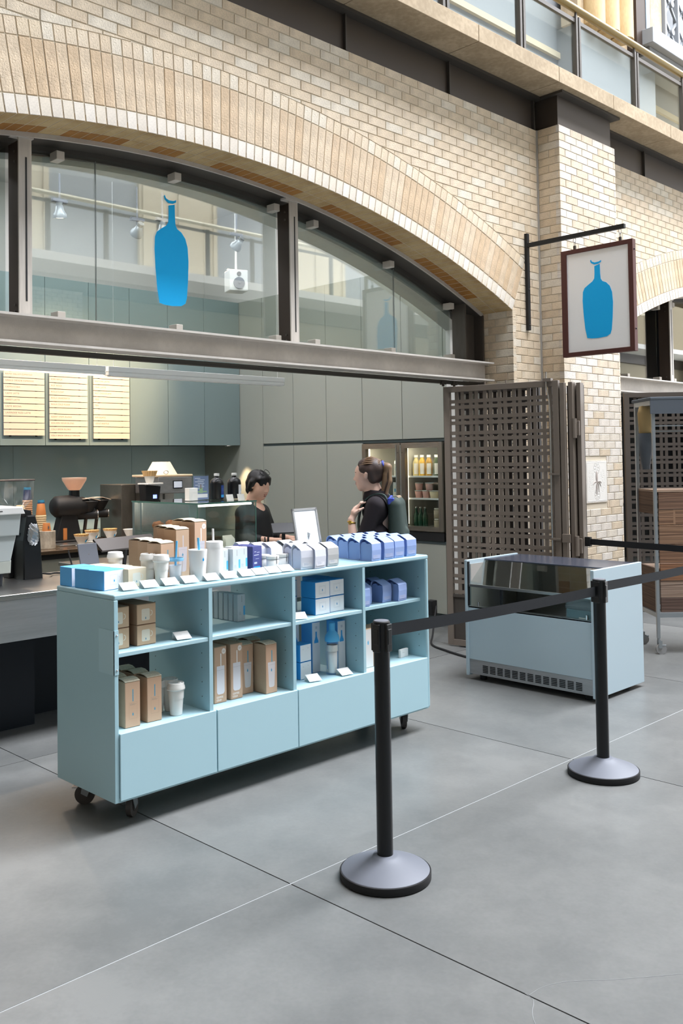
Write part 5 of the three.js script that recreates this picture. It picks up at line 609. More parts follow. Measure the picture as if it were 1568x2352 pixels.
const cartonTex = print(96, 96, (g, w, h) => { g.fillStyle = '#efe6d2'; g.fillRect(0, 0, w, h); g.fillStyle = '#7eb0cf'; g.fillRect(8, 24, 48, 30); g.fillStyle = '#d4573d'; g.beginPath(); g.arc(76, 40, 14, 0, 7); g.fill(); small(g, 10, 64, 3, 60, '#b9ab90'); });
function milk(y, z, label, h = 0.13) { const t = thing('milk_carton', label, 'carton', [XS + 0.15, y, z], -0.95, 'cartons behind the left cooler door'); part('carton', bb(-0.045, 0.045, 0, h, -0.04, 0.04, 0.004), M.paper, t); part('gable', extr(poly([[-0.04, 0], [0.04, 0], [0.004, 0.03], [-0.004, 0.03]]), 0.088).rotateY(Math.PI / 2).translate(-0.044, h, 0), M.paper, t); part('print', new THREE.PlaneGeometry(0.08, h - 0.02).translate(0, h / 2, 0.041), printed(cartonTex), t); }
[[1.462, -6.52, 'printed milk carton on the top shelf of the left cooler door, left one'], [1.462, -6.42, 'printed milk carton on the top shelf of the left cooler door, right one'], [1.235, -6.54, 'printed milk carton on the middle shelf of the left cooler door, left one'], [1.235, -6.44, 'printed milk carton on the middle shelf of the left cooler door, right one']].forEach(([y, z, l]) => milk(y, z, l));
function pot(y, z, m, label, r = 0.042) { const t = thing('yogurt_pot', label, 'tub', [XS + 0.14, y, z], 0, 'tubs on the middle cooler shelf'); part('pot', lathe([[0, 0], [r * 0.8, 0], [r, 0.07], [0, 0.07]], 24), m, t); part('lid', lathe([[0, 0.07], [r * 1.05, 0.07], [r * 1.05, 0.078], [0, 0.079]], 24), M.ceramic, t); }
const pink = std(0xd9a79b, 0.5), creamy = std(0xe4d2b0, 0.5);
[[1.235, -6.24, pink, 'pink tub at the left of the middle cooler shelf, lower row'], [1.314, -6.235, pink, 'pink tub stacked on top at the left of the middle cooler shelf'], [1.235, -6.14, pink, 'second pink tub from the left on the middle cooler shelf'], [1.314, -6.1, pink, 'pink tub stacked second from the left on the middle cooler shelf']].forEach(([y, z, m, l]) => pot(y, z, m, l)); pot(1.235, -6.03, creamy, 'wide cream tub in the middle of the cooler shelf', 0.055); pot(1.235, -5.91, creamy, 'wide cream tub at the right of the cooler shelf', 0.05);
[[-6.28, 0], [-6.22, 0.01], [-6.16, 0]].forEach(([z], i) => { const t = thing('green_bottle', `green glass water bottle at the bottom left of the right cooler door, ${ORD[i]} one`, 'bottle', [XS + 0.14, 0.93, z], 0, 'green bottles at the bottom of the cooler'); part('bottle', lathe([[0, 0], [0.027, 0], [0.028, 0.12], [0.012, 0.17], [0.012, 0.2], [0, 0.2]], 20), std(0x1f4a37, 0.15), t); part('cap', cyl(0.014, 0.014, 0.014, 0, 0.2, 0, 14), M.chrome, t); });
[[0.93, -6.0], [0.93, -5.91], [1.035, -6.0], [1.035, -5.91]].forEach(([y, z], i) => { const t = thing('drink_can', `pale squat jar at the bottom right of the cooler, ${i > 1 ? 'upper' : 'lower'} ${i % 2 ? 'right' : 'left'} one`, 'jar', [XS + 0.14, y, z], 0, 'pale jars at the bottom of the cooler'); part('body', lathe([[0, 0], [0.036, 0], [0.038, 0.08], [0, 0.08]], 24), std(0xbfae95, 0.4), t); part('lid', lathe([[0, 0.08], [0.034, 0.08], [0.034, 0.1], [0, 0.1]], 24), std(0xd8d0c0, 0.4), t); });
// ---------- lattice gates ----------
function gateLeaf(t, w, h, panelTop, ox, mat = M.gate, x0 = 0.105) {
  const F = (name, g, m = mat) => part(name, (Array.isArray(g) ? merge(g) : g).translate(0, 0, ox), m, t);
  F('frame', [bb(0, 0.055, 0, h, -0.022, 0.022, 0.003), bb(w - 0.05, w, 0, h, -0.022, 0.022, 0.003), bb(0.05, w - 0.045, h - 0.05, h, -0.022, 0.022, 0.003), bb(0.05, w - 0.045, 0.0, 0.05, -0.022, 0.022)]);
  F('kick_panel', [bb(0.05, w - 0.045, 0.05, panelTop, -0.006, 0.006), bb(0.05, w - 0.045, panelTop - 0.012, panelTop + 0.012, -0.018, 0.018)], M.gateDark);
  for (let x = x0, k = 0; x < w - 0.06; x += 0.1335, k++) for (const dx of [0, 0.053]) if (x + dx + 0.03 < w - 0.04) F('upright_strap', bb(x + dx, x + dx + 0.031, panelTop + 0.005, h - 0.045, -0.006, 0.0045));
  for (let y = h - 0.118, k = 0; y > panelTop + 0.02; y -= 0.1385, k++) for (const dy of [0, -0.05]) F('cross_strap', bb(0.05, w - 0.045, y + dy - 0.031, y + dy, -0.005, 0.006));
}
const GA = Math.atan2(-(-4.092 + 5.15), 6.717 - 6.515);      // the gate stands folded back, nearly square to the wall
{ const t = thing('lattice_gate', 'brown metal lattice gate with woven straps, folded back beside the brick pier', 'gate', [6.515, 0.012, -5.15], GA);
  gateLeaf(t, 1.05, 2.258, 0.43, 0);
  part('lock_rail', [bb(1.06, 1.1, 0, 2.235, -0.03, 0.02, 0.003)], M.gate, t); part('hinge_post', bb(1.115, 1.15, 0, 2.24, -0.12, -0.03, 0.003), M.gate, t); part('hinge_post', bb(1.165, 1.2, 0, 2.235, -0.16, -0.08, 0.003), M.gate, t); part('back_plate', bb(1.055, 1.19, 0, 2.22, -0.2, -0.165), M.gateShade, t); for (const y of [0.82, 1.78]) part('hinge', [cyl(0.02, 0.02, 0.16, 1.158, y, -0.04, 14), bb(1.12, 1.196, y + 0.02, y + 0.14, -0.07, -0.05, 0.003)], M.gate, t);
  part('bolt_rod', [tube([[0.955, 2.33, 0.034], [0.955, 2.2, 0.034], [0.975, 2.1, 0.032], [0.978, 1.2, 0.032], [0.98, 0.3, 0.032]], 0.006, 8, 40)], M.chrome, t); part('rod_guide', [bb(0.93, 1.0, 2.25, 2.275, 0.0, 0.05), bb(0.965, 1.05, 1.48, 1.495, 0.0, 0.045), bb(0.965, 1.05, 0.95, 0.965, 0.0, 0.045)], M.gate, t); part('latch', [bb(1.06, 1.13, 0.93, 1.0, 0.018, 0.032, 0.003), bb(1.05, 1.1, 0.35, 0.74, 0.018, 0.03, 0.003)], M.gate, t); }
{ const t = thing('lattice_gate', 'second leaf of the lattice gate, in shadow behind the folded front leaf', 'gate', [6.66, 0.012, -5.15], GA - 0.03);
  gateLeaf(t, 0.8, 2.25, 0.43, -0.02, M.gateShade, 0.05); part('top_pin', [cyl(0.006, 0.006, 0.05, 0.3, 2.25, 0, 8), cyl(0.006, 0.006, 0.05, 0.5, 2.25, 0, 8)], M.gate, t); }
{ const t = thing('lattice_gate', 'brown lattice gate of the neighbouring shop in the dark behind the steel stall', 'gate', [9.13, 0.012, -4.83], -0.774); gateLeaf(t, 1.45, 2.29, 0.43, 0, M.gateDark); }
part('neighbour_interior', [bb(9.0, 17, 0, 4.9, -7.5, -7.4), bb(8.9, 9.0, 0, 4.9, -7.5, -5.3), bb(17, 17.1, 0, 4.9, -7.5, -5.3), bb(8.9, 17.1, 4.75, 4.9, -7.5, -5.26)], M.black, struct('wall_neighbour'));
// ---------- hanging sign ----------
{ const X = 7.405, t = thing('sign_bracket', 'black steel arm bracket on the brick wall carrying the square sign', 'bracket', [0, 0, 0]);
  part('upright', bb(X - 0.02, X + 0.02, 2.82, 3.725, ZW, ZW + 0.03, 0.003), M.black, t); part('arm', bb(X - 0.018, X + 0.018, 3.594, 3.632, ZW + 0.03, -3.865, 0.003), M.black, t); part('bolt', [2.87, 3.2].map((y) => new THREE.SphereGeometry(0.008, 8, 6).translate(X, y, ZW + 0.03)), M.steelDark, t);
  const s = thing('hanging_sign', 'rust framed white hanging sign with a blue bottle emblem', 'sign', [X, 0, 0]);
  part('frame', [bb(-0.028, 0.028, 2.53, 2.568, -4.478, -3.785, 0.002), bb(-0.028, 0.028, 3.449, 3.487, -4.478, -3.785, 0.002), bb(-0.028, 0.028, 2.566, 3.451, -4.478, -4.424, 0.002), bb(-0.028, 0.028, 2.566, 3.451, -3.829, -3.785, 0.002)], M.redBrown, s);
  part('panel', bb(-0.016, 0.016, 2.56, 3.455, -4.43, -3.82), M.signWhite, s);
  for (const k of [-1, 1]) part('emblem', emblem(0.655, 0.0015).scale(1.0, 1, 1).rotateY(k * Math.PI / 2).translate(k * 0.0165, 2.675, -4.128), M.emblem, s);
  for (const z of [-4.35, -3.91]) { part('shackle', [bb(-0.008, 0.008, 3.484, 3.525, z - 0.012, z + 0.012, 0.002)], M.steelDark, s); part('chain_link', [new THREE.TorusGeometry(0.018, 0.0035, 8, 18).scale(0.7, 1.2, 1).rotateY(Math.PI / 2).translate(0, 3.572, z), new THREE.TorusGeometry(0.016, 0.0035, 8, 18).scale(0.7, 1.3, 1).translate(0, 3.541, z)], M.chrome, s); } part('edge_bolt', [new THREE.SphereGeometry(0.008, 8, 6).translate(0, 2.72, -3.785), new THREE.SphereGeometry(0.008, 8, 6).translate(0, 3.4, -3.785)], M.black, s); }
// ---------- stanchions and belts ----------
function stanchion(at, label, belts) {
  const t = thing('stanchion', label, 'stanchion', at);
  part('base', lathe([[0.0, 0.014], [0.176, 0.014], [0.177, 0.03], [0.172, 0.036], [0.13, 0.053], [0.085, 0.07], [0.052, 0.082], [0.046, 0.09], [0.0, 0.09]], 64), M.grey, t); part('rubber_rim', lathe([[0, 0], [0.174, 0], [0.18, 0.004], [0.1805, 0.03], [0.176, 0.034], [0.1765, 0.016], [0, 0.012]], 64), M.rubber, t);
  part('pole', cyl(0.0318, 0.0318, 0.83, 0, 0.08, 0, 40), M.blackTube, t); part('cassette', [cyl(0.0325, 0.0325, 0.1, 0, 0.9, 0, 40), lathe([[0.033, 0.995], [0.034, 1.0], [0.031, 1.006], [0, 1.006]], 40)], M.black, t); part('cap', lathe([[0, 1.0075], [0.0295, 1.0065], [0.0295, 1.004], [0, 1.004]], 40), M.grey, t);
  for (const a of [0, 1.57, 3.14, -1.57]) part('belt_clip', [bb(0.026, 0.04, 0.885, 0.995, -0.017, 0.017, 0.003), bb(0.037, 0.042, 0.915, 0.975, -0.012, 0.012, 0.002)].map((g) => g.rotateY(a + 0.12)), M.blackGloss, t); for (const a of [0.8, 3.4]) part('screw', new THREE.SphereGeometry(0.0045, 8, 6).translate(Math.cos(a) * 0.033, 0.975, Math.sin(a) * 0.033), M.chrome, t);
  for (const [x, y0, y1, z] of belts) { const n = 24, P = []; for (let i = 0; i <= n; i++) { const s = i / n; P.push([0.04 + (x - 0.04) * s, y0 + (y1 - y0) * s - 0.006 * Math.sin(Math.PI * s), z * s]); } const g = new THREE.PlaneGeometry(1, 1, n, 1), p = g.attributes.position; for (let i = 0; i < p.count; i++) { const k = i % (n + 1), up = i <= n ? 1 : -1; p.setXYZ(i, P[k][0], P[k][1] + up * 0.024, P[k][2]); } const b = g.clone(); b.translate(0, 0, -0.0012); g.translate(0, 0, 0.0012); const q = b.index.array; for (let i = 0; i < q.length; i += 3) { const s = q[i]; q[i] = q[i + 1]; q[i + 1] = s; } g.computeVertexNormals(); b.computeVertexNormals(); part('belt', [g, b], M.nylon, t, 'black nylon belt'); }
}
stanchion([2.756, 0, -2.518], 'black belt stanchion on a round grey base, the nearer one in front of the cart', [[1.62, 0.962, 0.945, 0.02]]);
stanchion([4.416, 0, -2.498], 'black belt stanchion on a round grey base, the one before the blue freezer case', [[1.62, 0.962, 0.948, -0.06]]);
{ const t = thing('barrier_belt', 'black nylon barrier belt stretched from the lattice gate past the brick pier', 'belt'); const a = [6.86, 0.945, -3.955], b = [6.66, 0.945, -2.7], n = [0.0, 0, 0]; part('belt', bar(a, b, 0.0025, 0.048), M.nylon, t); part('wall_clip', bar([6.86, 0.945, -3.99], [6.86, 0.945, -3.945], 0.03, 0.075), M.black, t); }
// ---------- chest freezer case ----------
{ const t = thing('freezer_case', 'pale blue refrigerated display case with sloping glass and a steel grille', 'display case'); const x0 = 5.615, x1 = 6.285, zl = -4.284, zr = -3.216, h = 0.882;
  part('side_panel', bb(x0, x1, 0.03, h, zl, zl + 0.024, 0.004), M.freezer, t); part('side_panel', bb(x0, x1, 0.03, h, zr - 0.026, zr, 0.004), M.freezer, t);
  part('front_panel', bb(x0 + 0.012, x0 + 0.03, 0.152, 0.54, zl + 0.024, zr - 0.026), M.freezer, t); part('sill', bb(x0 + 0.012, x0 + 0.06, 0.532, 0.542, zl + 0.024, zr - 0.026), M.stainless, t);
  const k = part('grille_panel', bb(x0 + 0.014, x0 + 0.03, 0.045, 0.15, zl + 0.024, zr - 0.026), M.brushed, t); for (let i = 0; i < 13; i++) { const z = -4.14 + i * 0.064; part('louver', [0, 1, 2, 3, 4].map((j) => bb(x0 + 0.009, x0 + 0.0145, 0.066 + j * 0.0115, 0.072 + j * 0.0115, z, z + 0.044)), M.black, k); }
  part('back', bb(x1 - 0.03, x1, 0.03, h - 0.01, zl + 0.024, zr - 0.026), std(0x8e8782, 0.45, { metalness: 0.2 }), t); part('tank', [bb(x0 + 0.03, x1 - 0.03, 0.05, 0.42, zl + 0.03, zr - 0.03)], M.castor, t); part('inner_wall', [bb(x0 + 0.04, x1 - 0.04, 0.42, 0.85, zl + 0.025, zl + 0.03), bb(x0 + 0.04, x1 - 0.04, 0.42, 0.85, zr - 0.032, zr - 0.027)], std(0xb9b4ad, 0.35, { metalness: 0.3 }), t); part('well_floor', bb(x0 + 0.035, x1 - 0.04, 0.42, 0.43, zl + 0.03, zr - 0.033), std(0x57585a, 0.35, { metalness: 0.6 }), t);
  part('top', [bb(x0 + 0.22, x1 - 0.005, 0.864, 0.876, zl + 0.024, zr - 0.026, 0.003)], std(0x5a5f6e, 0.18, { metalness: 0.5 }), t);
  part('glass_front', extr(poly([[0, 0], [0.006, 0], [0.216, 0.17], [0.21, 0.17]]), zr - zl - 0.056).translate(x0 + 0.012, 0.7, zl + 0.028), M.archGlass, t); part('glass_lower', bb(x0 + 0.02, x0 + 0.026, 0.545, 0.69, zl + 0.03, zr - 0.03), M.glass, t); part('rail', bb(x0 + 0.004, x0 + 0.022, 0.688, 0.706, zl + 0.024, zr - 0.026), M.stainless, t); part('corner_trim', [bb(x0 + 0.004, x0 + 0.02, 0.545, 0.87, zl + 0.024, zl + 0.036)], M.black, t); part('mullion', bb(x0 + 0.03, x0 + 0.045, 0.545, 0.69, -3.99, -3.975), M.black, t);
  part('glass_stop', [-4.17, -3.28].map((z) => bb(x0 + 0.008, x0 + 0.022, 0.545, 0.578, z - 0.006, z + 0.006, 0.003)), M.chrome, t); part('foot', [[x0 + 0.08, zl + 0.1], [x0 + 0.08, zr - 0.1], [x1 - 0.08, zl + 0.1], [x1 - 0.08, zr - 0.1]].map(([x, z]) => cyl(0.025, 0.03, 0.05, x, 0, z, 14)), M.black, t); }
{ const t = thing('ice_cooler', 'dark teal plastic box with a small white badge inside the freezer case', 'box', [5.82, 0.43, -3.37]); part('tub', bb(-0.14, 0.12, 0, 0.17, -0.1, 0.1, 0.012), std(0x1d5562, 0.45), t); part('lid', bb(-0.145, 0.125, 0.17, 0.19, -0.105, 0.105, 0.006), M.black, t); part('badge', bb(-0.1415, -0.1395, 0.1, 0.118, -0.0, 0.05), M.paper, t); }
{ const t = thing('power_cord', 'black power cord trailing over the floor from the wall to the freezer case', 'cord'); part('cord', tube([[6.9, 0.25, -5.6], [6.62, 0.05, -5.42], [6.4, 0.011, -5.25], [6.28, 0.011, -5.0], [6.2, 0.011, -4.75], [6.15, 0.011, -4.5], [6.1, 0.03, -4.3]], 0.009, 8, 50), M.black, t); part('plug_box', bb(6.86, 6.94, 0.16, 0.3, -5.7, -5.62, 0.006), M.black, t); }
// ---------- market stall on the right ----------
{ const t = thing('market_stall', 'galvanised wheeled stall frame with weathered plank front and canvas top at the right edge', 'stall', [7.37, 0, -3.638], Math.atan2(-0.699, 0.715));   // local x runs along the front, local -z away
  const w = 1.5, d = 0.42; for (const [x, z] of [[0, 0], [w, 0], [0, -d], [w, -d]]) part('post', bb(x - 0.013, x + 0.013, 0.13, 2.1, z - 0.013, z + 0.013, 0.002), M.galv, t);
  part('frame_rail', [bb(0, w, 0.3, 0.336, -0.012, 0.012), bb(0, w, 0.3, 0.336, -d - 0.012, -d + 0.012), bb(-0.012, 0.012, 0.3, 0.336, -d, 0), bb(0, w, 2.06, 2.1, -0.012, 0.012), bb(0, w, 2.06, 2.1, -d - 0.012, -d + 0.012), bb(-0.012, 0.012, 2.06, 2.1, -d, 0), bb(0, w, 1.88, 1.89, -0.006, 0.006), bb(0, w, 1.84, 1.85, -0.2, -0.19)], M.galv, t);
  part('canopy', [bb(-0.03, w + 0.03, 2.1, 2.125, -d - 0.03, 0.03, 0.006), bb(-0.03, w + 0.03, 1.985, 2.1, 0.02, 0.028)], M.canvas, t);
  const ys = [0.34, 0.46, 0.60, 0.745, 0.90, 1.06, 1.19, 1.335], tones = [0x8d7f7c, 0xd6cfca, 0xc7a183, 0xb99d88, 0xc9b29d, 0xcbb29c, 0xb0998a]; ys.slice(0, -1).forEach((y, i) => { const g = worldUV(bb(0.03, w - 0.02, y + 0.002, ys[i + 1] - 0.002, -0.02, -0.002 - (i % 2) * 0.003, 0.002), 0.9); const u = g.attributes.uv; for (let k = 0; k < u.count; k++) u.setXY(k, u.getX(k) + i * 0.37, u.getY(k) + i * 0.21); part('plank', g, std(tones[i], 0.8, { map: woodTex }), t); });
  for (const [a, b] of [[0.34, 0.7], [1.15, 1.335]]) part('end_board', worldUV(bb(0.0, 0.016, a, b, -d + 0.02, -0.024)), M.woodDark, t); part('cap_board', worldUV(bb(0.0, w, 1.335, 1.352, -d + 0.02, 0.0)), M.wood, t); part('inner_shelf', worldUV(bb(0.02, w - 0.02, 0.68, 0.7, -d + 0.02, -0.024)), M.wood, t);
  for (const [x, z] of [[0, 0], [w, 0], [0, -d], [w, -d]]) { const c = part('caster', [cyl(0.012, 0.012, 0.03, 0, 0.1, 0, 12), bx(0.03, 0.06, 0.004, 0.008, 0.08, 0.02), bx(0.03, 0.06, 0.004, 0.008, 0.08, -0.02), bx(0.05, 0.012, 0.03, 0.035, 0.07, 0, 0.003)], M.galv, t); c.position.set(x, 0, z); part('wheel', cyl(0.042, 0.042, 0.028, 0, -0.014, 0, 24).rotateX(Math.PI / 2).translate(0.018, 0.042, 0), std(0x9b9b9b, 0.5), c); } }
{ const t = thing('dried_bundle', 'hanging bundle of straw wrapped in dark cloth inside the stall frame', 'bundle', [7.53, 1.5, -3.79]); part('straw', lathe([[0.0, 0.32], [0.05, 0.32], [0.06, 0.5], [0.045, 0.56], [0, 0.57]], 14), std(0xb39a6b, 0.9), t); part('wrap', lathe([[0, 0.02], [0.03, 0.02], [0.055, 0.2], [0.06, 0.33], [0, 0.33]], 14), M.canvas, t); part('tie', rod([0, 0.56, 0], [0, 0.58, 0], 0.004, 6), M.black, t); }
// ---------- people ----------
function blob(bones, cell, k = 0.03) {
  const lo = V(1e9, 1e9, 1e9), hi = V(-1e9, -1e9, -1e9); for (const b of bones) for (const [p, r] of [[b[0], b[2]], [b[1], b[3]]]) { lo.min(V(p[0] - r, p[1] - r, p[2] - r)); hi.max(V(p[0] + r, p[1] + r, p[2] + r)); }
  const c = lo.clone().add(hi).multiplyScalar(0.5), ext = Math.max(hi.x - lo.x, hi.y - lo.y, hi.z - lo.z) + cell * 8 + k, n = Math.ceil(ext / cell), half = n * cell / 2;
  const mc = new MarchingCubes(n, new THREE.MeshBasicMaterial(), false, false, 220000), f = mc.field; f.fill(-1);
  const B = bones.map((b) => { const [a, q, ra, rb, kk] = b, d = [q[0] - a[0], q[1] - a[1], q[2] - a[2]]; return { a, d, dd: d[0] ** 2 + d[1] ** 2 + d[2] ** 2 || 1e-9, ra, rb, k: kk ?? k }; });
  const i0 = (v, a) => Math.max(1, Math.floor((v - c[a]) / cell + n / 2) - 3), i1 = (v, a) => Math.min(n - 1, Math.ceil((v - c[a]) / cell + n / 2) + 3);
  const [xa, xb, ya, yb, za, zb] = [i0(lo.x, 'x'), i1(hi.x, 'x'), i0(lo.y, 'y'), i1(hi.y, 'y'), i0(lo.z, 'z'), i1(hi.z, 'z')];
  for (let z = za; z < zb; z++) for (let y = ya; y < yb; y++) for (let x = xa; x < xb; x++) {
    const px = c.x + (x - n / 2) * cell, py = c.y + (y - n / 2) * cell, pz = c.z + (z - n / 2) * cell; let s = 1;
    for (const b of B) { const vx = px - b.a[0], vy = py - b.a[1], vz = pz - b.a[2]; let t = (vx * b.d[0] + vy * b.d[1] + vz * b.d[2]) / b.dd; t = t < 0 ? 0 : t > 1 ? 1 : t; const dx = vx - b.d[0] * t, dy = vy - b.d[1] * t, dz = vz - b.d[2] * t, e = Math.sqrt(dx * dx + dy * dy + dz * dz) - (b.ra + (b.rb - b.ra) * t), h = Math.max(b.k - Math.abs(s - e), 0) / b.k; s = Math.min(s, e) - h * h * b.k * 0.25; }
    f[z * n * n + y * n + x] = -s;
  }
  mc.isolation = 0; mc.update(); const m = mc.count, P = new Float32Array(m * 3), N = new Float32Array(m * 3), v = V(0, 0, 0);
  for (let i = 0; i < m; i++) { P[i * 3] = mc.positionArray[i * 3] * half + c.x; P[i * 3 + 1] = mc.positionArray[i * 3 + 1] * half + c.y; P[i * 3 + 2] = mc.positionArray[i * 3 + 2] * half + c.z; v.set(mc.normalArray[i * 3], mc.normalArray[i * 3 + 1], mc.normalArray[i * 3 + 2]).normalize(); N.set([v.x, v.y, v.z], i * 3); }
  const g = new THREE.BufferGeometry(); g.setAttribute('position', new THREE.BufferAttribute(P, 3)); g.setAttribute('normal', new THREE.BufferAttribute(N, 3)); return g;
}
const headBones = (jaw = 1) => [[[0, 0.03, -0.022], [0, 0.035, 0.012], 0.078, 0.076], [[0, 0.012, 0.028], [0, -0.04, 0.034], 0.062, 0.054], [[-0.026, -0.06, 0.03], [0.026, -0.06, 0.03], 0.042, 0.042], [[0, -0.088, 0.056], [0, -0.092, 0.054], 0.024 * jaw, 0.022 * jaw], [[-0.036, -0.022, 0.052], [0.036, -0.022, 0.052], 0.03, 0.03], [[0, 0.012, 0.083], [0, -0.026, 0.102], 0.008, 0.0115, 0.012], [[-0.011, -0.03, 0.09], [0.011, -0.03, 0.09], 0.009, 0.009, 0.012], [[0, -0.058, 0.083], [0, -0.064, 0.082], 0.011, 0.011, 0.015], [[0, 0.03, 0.068], [0, 0.026, 0.07], 0.022, 0.022], [[-0.074, -0.012, -0.004], [-0.08, 0.014, -0.012], 0.012, 0.015, 0.01], [[0.074, -0.012, -0.004], [0.08, 0.014, -0.012], 0.012, 0.015, 0.01], [[0, -0.07, -0.02], [0, -0.18, -0.042], 0.05, 0.054]];
function faceParts(t, at, turn, tilt, lipM, browM, open) {
  const H = (g) => g.rotateX(tilt).rotateY(turn).translate(...at), s = (x, y, z, a, b, c) => new THREE.SphereGeometry(1, 14, 10).scale(a, b, c).translate(x, y, z);
  part('eyes', [H(s(-0.03, 0.004, 0.077, 0.011, 0.005, 0.006)), H(s(0.03, 0.004, 0.077, 0.011, 0.005, 0.006))], M.black, t); part('brows', [H(bx(0.03, 0.005, 0.006, -0.031, 0.022, 0.082, 0.002)), H(bx(0.03, 0.005, 0.006, 0.031, 0.022, 0.082, 0.002))], browM, t); part('lips', [H(s(0, -0.055, 0.09, 0.02, 0.005, 0.006)), H(s(0, -0.064 - open * 0.4, 0.089, 0.017, 0.0055, 0.006))], lipM, t); if (open) part('mouth', H(s(0, -0.06 - open * 0.2, 0.09, 0.013, open * 0.5, 0.005)), M.rust, t);
}
const moved = (bones, at, turn, tilt) => { const R = new THREE.Matrix4().makeRotationY(turn).multiply(new THREE.Matrix4().makeRotationX(tilt)); return bones.map(([a, b, ...r]) => [a, b].map((p) => V(...p).applyMatrix4(R).add(V(...at)).toArray()).concat(r)); };
{ // customer with the backpack; local +z is where her chest points, +x her left (towards the cart)
  const TURN = -2.56, at = [4.99, 0, -4.575], t = thing('person', 'person in a dark coat with a brown ponytail, one hand on the backpack strap', 'person', at, TURN);
  const hc = [0.0, 1.528, 0.066], ht = -0.12, tl = 0.0;
  const el = [0.17, 1.06, 0.15], wr = [0.145, 1.215, 0.168], pm = [0.122, 1.285, 0.135];
  const F = [[0.0, 0.0], [0.004, 0.004], [0.003, 0.002], [-0.002, -0.008]];
  const hand = [[wr, pm, 0.021, 0.026], [[0.138, 1.27, 0.148], [0.112, 1.305, 0.118], 0.022, 0.02],
    ...[0, 1, 2, 3].flatMap((i) => { const a = [0.14 - i * 0.013, 1.3 + F[i][0], 0.128 - i * 0.003], b = [0.136 - i * 0.013, 1.333 + F[i][0], 0.1], c = [0.132 - i * 0.012, 1.338 + F[i][1], 0.07 + (i === 3 ? 0.01 : 0)]; return [[a, b, 0.0092, 0.0085, 0.005], [b, c, 0.0085, 0.007, 0.005]]; }),
    [[0.152, 1.262, 0.14], [0.158, 1.285, 0.105], 0.011, 0.0095, 0.008], [[0.158, 1.285, 0.105], [0.15, 1.298, 0.08], 0.0095, 0.0075, 0.005]];
  const rHand = [[[-0.2, 0.86, 0.1], [-0.202, 0.79, 0.13], 0.024, 0.028], ...[-0.02, -0.007, 0.006, 0.019].map((d) => [[-0.202, 0.785, 0.13 + d], [-0.192, 0.715, 0.145 + d], 0.0095, 0.0075, 0.006]), [[-0.185, 0.82, 0.14], [-0.175, 0.765, 0.17], 0.011, 0.008, 0.008]];
  const body = merge([blob([...moved(headBones(), hc, ht, tl), [[0.0, 1.44, 0.03], [0, 1.34, 0.0], 0.05, 0.066]], 0.004, 0.026), blob([[el, wr, 0.036, 0.023], ...hand], 0.003, 0.012), blob(rHand, 0.004, 0.014), blob([[[0, 1.3, 0], [0, 1.0, 0.0], 0.085, 0.085], [[-0.08, 0.95, 0], [0.08, 0.95, 0], 0.085, 0.085], [[0.08, 0.9, 0], [0.09, 0.48, 0.01], 0.075, 0.05], [[-0.08, 0.9, 0], [-0.09, 0.48, 0.01], 0.075, 0.05], [[0.09, 0.48, 0.01], [0.09, 0.1, -0.02], 0.048, 0.034], [[-0.09, 0.48, 0.01], [-0.09, 0.1, -0.02], 0.048, 0.034]], 0.014, 0.04)]);
  part('body', body, M.skin, t);
  part('coat', blob([[[-0.11, 1.325, -0.005], [0.11, 1.325, -0.005], 0.056, 0.056], [[-0.07, 1.27, 0.01], [0.07, 1.27, 0.01], 0.092, 0.092], [[-0.06, 1.1, 0.01], [0.06, 1.1, 0.01], 0.094, 0.094], [[-0.07, 0.95, 0.0], [0.07, 0.95, 0.0], 0.105, 0.105], [[-0.07, 0.82, 0.0], [0.07, 0.82, 0.0], 0.12, 0.12], [[0, 1.38, 0.0], [0, 1.33, 0.0], 0.06, 0.08],
    [[0.148, 1.315, -0.005], [0.178, 1.08, 0.08], 0.056, 0.05], [[0.178, 1.08, 0.08], [0.172, 1.065, 0.135], 0.05, 0.047], [[-0.148, 1.315, -0.005], [-0.2, 1.08, 0.0], 0.056, 0.05], [[-0.2, 1.08, 0.0], [-0.2, 0.87, 0.095], 0.048, 0.04]], 0.009, 0.035), M.coat, t);
  part('collar', lathe([[0.078, 1.325], [0.092, 1.355], [0.086, 1.4], [0.074, 1.425], [0.068, 1.42], [0.072, 1.37], [0.06, 1.33]], 28).scale(0.9, 1, 1.05).rotateX(-0.08).translate(0.0, 0.0, 0.12), M.coat, t);
  part('trousers', blob([[[-0.07, 0.92, 0], [0.07, 0.92, 0], 0.11, 0.11], [[0.08, 0.88, 0], [0.09, 0.48, 0.012], 0.086, 0.064], [[-0.08, 0.88, 0], [-0.09, 0.48, 0.012], 0.086, 0.064], [[0.09, 0.48, 0.012], [0.09, 0.09, -0.02], 0.062, 0.05], [[-0.09, 0.48, 0.012], [-0.09, 0.09, -0.02], 0.062, 0.05]], 0.014, 0.03), M.jean, t);
  for (const x of [-0.09, 0.09]) part('shoe', blob([[[x, 0.04, -0.05], [x, 0.035, 0.13], 0.04, 0.034], [[x, 0.08, -0.03], [x, 0.05, 0.02], 0.045, 0.04]], 0.009, 0.02), M.black, t);
  const hp = (b) => moved(b, hc, ht, tl);
